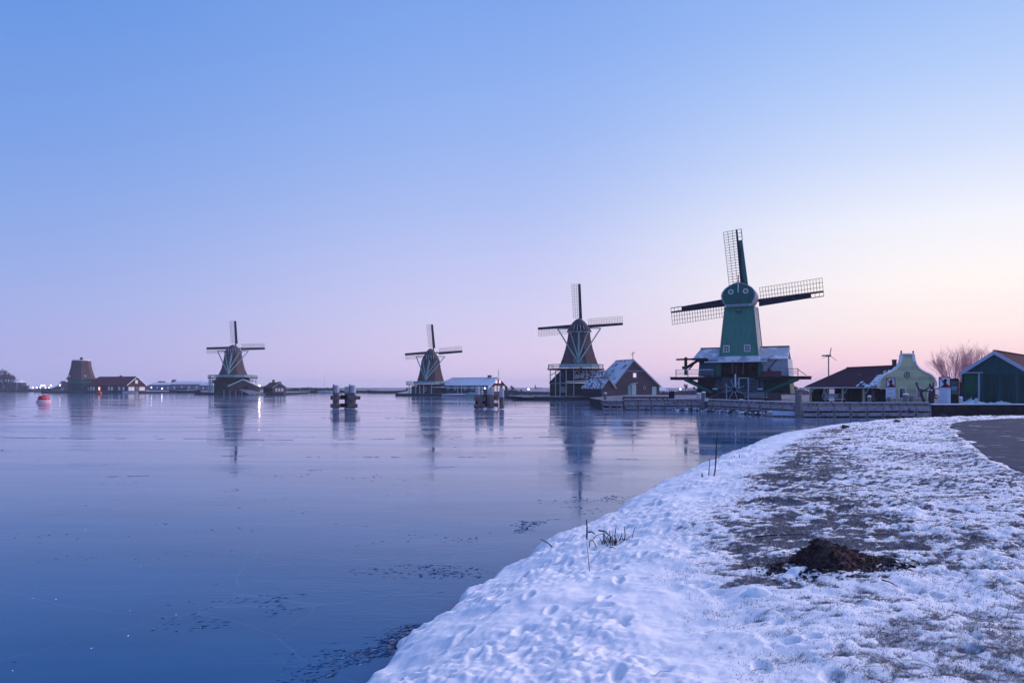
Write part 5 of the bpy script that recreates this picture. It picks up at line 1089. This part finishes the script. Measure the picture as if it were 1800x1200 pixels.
# ------------------------------------------------------------------ foreground details
# soil mound
def mound():
    r = np.random.default_rng(9); x0, y0 = MOUND; na, nr = 120, 46; V = []; Fc = []
    hb = hgt(x0, y0)
    A, T = np.meshgrid(np.linspace(0, 2*math.pi, na, endpoint=False), np.linspace(0.0, 1, nr))
    rx = (.43 + .14*np.cos(A))*(1 + .09*np.cos(2*A+1) + .07*np.cos(5*A) + .05*np.cos(9*A+2)); ry = .40*(1+.12*np.sin(A*3)+.06*np.sin(A*7))
    X = x0 - .12 + .06*T + rx*T*np.cos(A); Y = y0 + ry*T*np.sin(A)
    g = look(X.ravel(), Y.ravel())[0].reshape(X.shape)
    prof = np.clip(1-T, 0, 1)**.95
    Zz = g*(1) + .30*prof + (.055*(fbm(X*9, Y*9, 70, 3)-.5) + .05*(fbm(X*24, Y*24, 71, 3)-.5) + .024*(fbm(X*60, Y*60, 72, 2)-.5))*np.clip((1-T)*6, 0, 1) - .03*T**6
    V = np.stack([X.ravel(), Y.ravel(), Zz.ravel()], 1)
    i = np.arange(nr-1)[:,None]*na; k = np.arange(na)[None,:]; k2 = (k+1) % na
    Fc = np.stack([(i+k).ravel(), (i+na+k).ravel(), (i+na+k2).ravel(), (i+k2).ravel()], 1)
    o = empty('soil_mound', (0,0,0), 0, 'dark mound of loose soil on the snowy bank', 'mound')
    b_ = np_mesh('heap', V, Fc, 'soil'); b_.parent = o
    # crumbs and wood chips lying on it
    C = []; Cf = []
    for q in range(7000):
        t = math.sqrt(r.random())*1.22 if q % 4 else 1 + abs(r.normal())*.45; a = r.uniform(0, 2*math.pi); ii = min(nr-1, int(min(t,1)*(nr-1))); kk = int(a/(2*math.pi)*na) % na
        if t <= 1: p = V[ii*na+kk] + np.array((r.normal()*.006, r.normal()*.006, .004))
        else:
            xx = x0 + .52*t*math.cos(a); yy = y0 + .40*t*math.sin(a); p = np.array((xx, yy, hgt(xx, yy) + .006))
        l = r.uniform(.005,.018) if q % 9 else r.uniform(.02,.05); w_ = l*r.uniform(.25,.7); d = r.normal(size=3); d[2] *= .5; d /= np.linalg.norm(d); e = np.cross(d, r.normal(size=3)); e /= np.linalg.norm(e)
        f = np.cross(d, e); o_ = len(C); C += [p-d*l, p+e*w_, p+d*l, p-e*w_, p+f*w_*.8]; Cf += [(o_, o_+1, o_+4), (o_+1, o_+2, o_+4), (o_+2, o_+3, o_+4), (o_+3, o_, o_+4)]
    c_ = np_mesh('soil_crumbs', C, Cf, 'soil'); c_.parent = o; c_['kind'] = 'stuff'
mound()
# wedge of snow against the mound
def drift(label, x, y, rx, ry, h, rot, seed):
    n, mth = 26, 10; V = []; Fc = []; r = np.random.default_rng(seed)
    A, T = np.meshgrid(np.linspace(0, 2*math.pi, n, endpoint=False), np.linspace(0, 1, mth)); u = rx*T*np.cos(A)*(1+.12*np.sin(3*A+seed)); v = ry*T*np.sin(A)
    X = x + u*math.cos(rot) - v*math.sin(rot); Y = y + u*math.sin(rot) + v*math.cos(rot); g = look(X.ravel(), Y.ravel())[0].reshape(X.shape)
    Zz = g + h*(1-T**2)**1.2*(1+.5*(fbm(X*12, Y*12, seed, 2)-.5)) - .02*T**8
    V = np.stack([X.ravel(), Y.ravel(), Zz.ravel()], 1); i = np.arange(mth-1)[:,None]*n; k = np.arange(n)[None,:]; k2 = (k+1) % n
    o = np_mesh('snow_drift', V, np.stack([(i+k).ravel(), (i+n+k).ravel(), (i+n+k2).ravel(), (i+k2).ravel()], 1), 'snow_cap'); o.data.polygons.foreach_set('use_smooth', np.ones(len(o.data.polygons), bool)); tag(o, label, 'snow')
drift('wedge of clean snow leaning against the left flank of the soil mound', 2.86, 7.22, .36, .10, .035, .75, 3)
drift('rounded snow lump with shaded hollow left of the soil mound', 2.28, 6.62, .17, .10, .07, .1, 5)
# frosty grass
def grass():
    r = np.random.default_rng(11); n = 420000
    y = 3.0 + 17*r.random(n)**1.7; x = r.uniform(.2, 1, n)*(y*.86+1.5) - .2
    h, bare, p = look(x, y)
    dens = np.clip(bare*1.5, 0, 1)
    s = shore_dist(x, y); turf = sstep(2.4, 3.6, s)*sstep(1.4, 2.6, x+.06*y)
    keep = (r.random(n) < np.clip(dens + .13*turf, 0, 1)) & (p < -.15) & (np.hypot(x-MOUND[0], (y-MOUND[1])*1.2) > .55)
    x, y, h, bare = x[keep], y[keep], h[keep], bare[keep]; n = len(x)
    L = r.uniform(.006, .026, n)*(.6+.8*bare); a = r.uniform(0, 2*math.pi, n); tilt = r.uniform(.8, 3.6, n); w = r.uniform(.0009, .0024, n)*(1+.10*y)
    dx, dy = np.cos(a)*L*tilt*.7, np.sin(a)*L*tilt*.7; px_, py_ = -np.sin(a)*w, np.cos(a)*w
    V = np.empty((n, 3, 3), np.float32); V[:,0] = np.stack([x-px_, y-py_, h-.004], 1); V[:,1] = np.stack([x+px_, y+py_, h-.004], 1); V[:,2] = np.stack([x+dx, y+dy, h+L], 1)
    m = bpy.data.materials.new('frosty_grass'); nt, b = nodes_of(m); at = nt.nodes.new('ShaderNodeAttribute'); at.attribute_name = 'frost'; cr = nt.nodes.new('ShaderNodeValToRGB')
    e = cr.color_ramp.elements; e[0].color = (.035,.030,.026,1); e[1].color = (.55,.57,.62,1); e.new(.55).color = (.13,.12,.11,1); nt.links.new(at.outputs['Fac'], cr.inputs[0]); nt.links.new(cr.outputs[0], b.inputs['Base Color']); b.inputs['Roughness'].default_value = .8
    o = np_mesh('frosty_grass', V.reshape(-1,3), np.arange(3*n).reshape(-1,3), m)
    fr = np.clip(r.normal(.52, .25, n), 0, 1); q = np.repeat(fr, 3); q[2::3] += .2
    o.data.attributes.new('frost', 'FLOAT', 'POINT').data.foreach_set('value', q.astype(np.float32)); tag(o, 'short frost-bitten grass poking through the snow on the bank', 'grass', kind='stuff')
grass()
def straw():
    r = np.random.default_rng(13); mb = MB(); k = 0
    while k < 210:
        y = 4.2 + 13*r.random()**1.4; x = r.uniform(.2, 1)*(y*.8); hh, ba, p = look(np.array([x]), np.array([y]))
        if p[0] > -.3 or (ba[0] < .12 and r.random() > .06): continue
        k += 1; L = r.uniform(.04,.15)*(1+.07*y); a = r.normal(.05,.45); q = (x+L*math.cos(a), y+L*math.sin(a)); h2 = float(look(np.array([q[0]]), np.array([q[1]]))[0][0])
        w_ = r.uniform(.002,.0042); mb.bar((x, y, hh[0]+.012), ((x+q[0])/2, (y+q[1])/2+r.normal()*.01, max(hh[0], h2)+.022), w_, w_); mb.bar(((x+q[0])/2, (y+q[1])/2, max(hh[0], h2)+.022), (q[0], q[1], h2+.012), w_, w_)
    o = mb.build('straw', 'straw'); tag(o, 'scattered dead straw stalks lying on the bank', 'straw', kind='stuff')
straw()
# reed stubble and twigs standing in the snow
def on_bank(px, py, it=12):
    """where the sight line through a photo pixel meets the bank"""
    D = 8.0
    for _ in range(40):
        h = hgt(px2(px, D), D); D += .5*((CAMZ-h)*F/(py-YH) - D)
    return px2(px, D), D, hgt(px2(px, D), D)
def reed_tuft(label, px, py, stalks, seed):
    x, y, z = on_bank(px, py); s = y/F; o = empty('reed_tuft', (x, y, z), 0, label, 'reeds'); r = random.Random(seed)
    stalks = list(stalks)
    if seed == 1:
        for k in range(34): cx_ = r.gauss(1076, 15); hh = abs(r.gauss(0, 11))+4; b0 = r.uniform(948, 962); stalks.append((cx_, b0, cx_+r.gauss(0, 8), b0-hh, r.uniform(.0035,.007)))
    for (dx, bot, tx, top, w_) in stalks:
        bx = (dx-px)*s; by = r.uniform(-.12,.12); MB().tube([(bx, by, (py-bot)*s-.06), ((dx+tx)/2*s-px*s+r.uniform(-.01,.01), by, ((py-bot)+(py-top))/2*s), ((tx-px)*s, by+r.uniform(-.05,.05), (py-top)*s)], [w_, w_*.85, w_*.5], 5).build('stalk', 'reed', o)
reed_tuft('tuft of broken dark reed stubble at the snowy shore', 1070, 955, [(1033,943,1032,915,.013),(1035,930,1048,942,.012),(1040,945,1060,938,.006),(1050,921,1072,940,.012),(1058,958,1064,938,.008),(1066,952,1076,938,.007),(1075,956,1072,932,.007),(1080,950,1083,922,.007),(1084,955,1080,936,.006),(1090,952,1094,940,.007),(1097,950,1097,924,.008),(1103,955,1103,948,.010),(1112,946,1119,928,.006),(1046,950,1038,946,.006),(1086,962,1091,952,.008),(1062,962,1056,948,.007),(1072,966,1082,969,.008),(1078,946,1100,944,.005),(1070,948,1060,940,.005),(1092,957,1110,938,.005)], 1)
reed_tuft('three upright reed stalks at the bend of the snowy shore', 1253, 836, [(1248,834,1249,806,.013),(1253,833,1258,801,.016),(1258,826,1262,760,.016),(1235,837,1234,830,.018)], 2)
reed_tuft('thin leaning stem below the reed stubble', 1036, 1003, [(1036,1004,1030,950,.004)], 3); reed_tuft('single dark stick jutting over the ice edge left of the reed stubble', 978, 958, [(978,960,950,945,.010)], 4)
reed_tuft('pair of tiny twigs on the snow right of the tall reed stalks', 1295, 803, [(1293,804,1292,799,.012),(1299,801,1299,796,.012)], 6)
def branch(label, p0, p1, w_):
    a = on_bank(*p0); b_ = on_bank(*p1); m = ((a[0]+b_[0])/2, (a[1]+b_[1])/2, (a[2]+b_[2])/2+.035); tag(MB().tube([(a[0],a[1],a[2]+.02), m, (b_[0],b_[1],b_[2]+.03)], [w_, w_*.8, w_*.5], 5).build('fallen_branch', 'reed'), label, 'stick')
branch('pale stick lying left of the soil mound', (1328,945), (1412,943), .008); branch('stick lying right of the foot of the soil mound', (1556,994), (1592,1004), .010); branch('short dark stick on the frosty grass below the mound', (1550,1022), (1578,1036), .007); branch('short dark twig on the snow below the reed stubble', (1072,964), (1082,968), .008); branch('thin stick behind the soil mound', (1525,943), (1580,944), .006)
# dark clods scattered on the far part of the bank
for i, (px, py, w_, lab) in enumerate(((1488,752,9,'dark clod on the snow nearest the water bend'), (1540,738,8,'dark clod on the snow crest left of the asphalt path'), (1660,733,11,'dark clump on the snow crest above the asphalt path'), (1578,741,7,'smaller dark clod on the snow crest'), (1705,731,9,'dark clump on the snow crest before the black bulkhead'), (1492,772,5,'tiny dark clod on the bank slope'))):
    x, y, z = on_bank(px, py); s_ = y/F; r = np.random.default_rng(80+i); m = MB(); n = 12
    m.v = [(x + w_*s_*(1+.3*r.normal())*math.cos(2*math.pi*k/n), y + .5*w_*s_*math.sin(2*math.pi*k/n), z-.02) for k in range(n)] + [(x + .55*w_*s_*(1+.3*r.normal())*math.cos(2*math.pi*k/n), y + .25*w_*s_*math.sin(2*math.pi*k/n), z+w_*s_*.38*(1+.4*r.normal())) for k in range(n)] + [(x, y, z+w_*s_*.5)]
    m.f = [(k, (k+1) % n, n+(k+1) % n, n+k) for k in range(n)] + [(n+k, n+(k+1) % n, 2*n) for k in range(n)]; tag(m.build('soil_clod', 'soil'), lab, 'clod')

# ------------------------------------------------------------------ broken crust and cracks on the ice
def shards():
    r = np.random.default_rng(17); V = []; Fc = []
    todo = []
    def flake(*q): todo.append(q)
    def lay(x, y, l, a, tall):
        c, s_ = math.cos(a), math.sin(a); w_ = l*r.uniform(.05,.14); l *= 1.5; k = len(V); e = r.uniform(-.3,.3)*l
        V.extend([(x-l*c, y-l*s_, -.004), (x+w_*s_+e*c, y-w_*c+e*s_, -.004), (x+l*c, y+l*s_, -.004), (x-w_*s_-e*c, y+w_*c-e*s_, tall*r.uniform(.6,1.2))]); Fc.append((k, k+1, k+2, k+3))
    # crust along the near shore
    for i in range(3200):
        y = r.uniform(5.2, 8.4); s_ = abs(r.normal())*.28*(1.35 if y < 7.6 else .55) + .02; x = np.interp(y, SHORE[:,1], SHORE[:,0]) - s_ ; flake(x, y, r.uniform(.012,.055), r.normal(.55,.35), r.uniform(.002,.008))
    # rubble bands farther out
    for i in range(1500):
        t = r.random(); y = 10.4 + 8*t; x = np.interp(y, [10.4,13,15.5,18.4], [-.75,-.1,1.05,2.9]) + r.normal()*(.35 + .2*math.sin(t*9)) - .2; s_ = np.interp(y, SHORE[:,1], SHORE[:,0])
        if x < s_-.05: flake(x, y, r.uniform(.015,.05)*(1+t*.4), r.normal(.15,.35), r.uniform(.003,.009))
    for i in range(600):
        t = r.random(); y = 6.6 + 5.2*t; x = -4.6 + 3.4*t + r.normal()*.55; flake(x, y, r.uniform(.02,.08), r.normal(.35,.25), r.uniform(.003,.008))
    # sparse bits over the open ice, in drifted clusters
    for c in range(44):
        y = 3500/r.uniform(75, 300); x = px2(r.uniform(-60, 1000), y); 
        if x > np.interp(y, SHORE[:,1], SHORE[:,0]) - 1.0: continue
        n = int(r.integers(2, 14)); sp = .03*y
        for i in range(n): flake(x + r.normal()*sp, y + r.normal()*sp*.5, r.uniform(.006,.022)*(1+.12*y), r.normal(0,.2), r.uniform(.002,.004)*(1+.05*y))
    # long pressure lines
    for (x0, y0, x1, y1, n) in ((-30,39.5,-10,37.5,420),(-10,37.5,4,40,160),(-12,29,12,27,160),(-4.9,6.6,-2.9,11.2,200),(-14,22,-2,25,120),(-60,70,0,62,240),(5,60,30,52,120)):
        for i in range(n):
            t = r.random(); x = x0+(x1-x0)*t; y = y0+(y1-y0)*t + .006*y0*math.sin(t*9+y0) + .002*y0*math.sin(t*31); flake(x, y, r.uniform(.01,.03)*(1+.15*y), math.atan2(y1-y0, x1-x0)+r.normal()*.15, .0025*(1+.12*y))
    q = np.array(todo, float); keep = fbm(q[:,0]*.9+3, q[:,1]*1.3, 90, 3) >= .53      # crust gathers in drifted patches
    for t in q[keep]: lay(*t)
    m = mat('ice_crust', (0.010, 0.042, 0.12), .3, .6, 6, spec=.5)
    o = np_mesh('broken_ice', V, Fc, 'ice_crust'); tag(o, 'thin broken ice crust and frozen ripples scattered over the river', 'ice crust', kind='stuff')
shards()
for i, (px, py) in enumerate(((22,1178),(160,1139),(225,1117),(228,1073),(309,1080),(352,1103),(58,1051),(98,1053),(150,930),(247,995))):
    D = 3500/(py-YH); x = px2(px, D); r = np.random.default_rng(200+i); q = .006*(1+.3*(i % 3)) ; m = MB()
    m.v = [(x+q*1.5*r.uniform(.6,1.2)*math.cos(k*1.26), D+q*1.5*math.sin(k*1.26), .001) for k in range(5)] + [(x+q*.3, D, q*1.2)]; m.f = [(k, (k+1) % 5, 5) for k in range(5)]
    tag(m.build('ice_chip', 'snow_cap'), 'tiny white ice chip lying on the dark ice at lower left', 'ice chip', 'white ice chips on the dark ice')

# ------------------------------------------------------------------ haze
hz = MB().box(-2300, 2300, -200, 3100, -1.5, 30).build('haze', 'snow_cap'); hm = bpy.data.materials.new('haze'); hm.use_nodes = True; nt = hm.node_tree; nt.nodes.clear()
pv = nt.nodes.new('ShaderNodeVolumePrincipled'); pv.inputs['Color'].default_value = (.86,.86,.95,1); pv.inputs['Density'].default_value = .00030; pv.inputs['Anisotropy'].default_value = 0.0
ho = nt.nodes.new('ShaderNodeOutputMaterial'); nt.links.new(pv.outputs[0], ho.inputs['Volume']); hz.data.materials[0] = hm
tag(hz, kind='stuff'); hz['label'] = 'thin even winter haze over the river'; hz['category'] = 'haze'
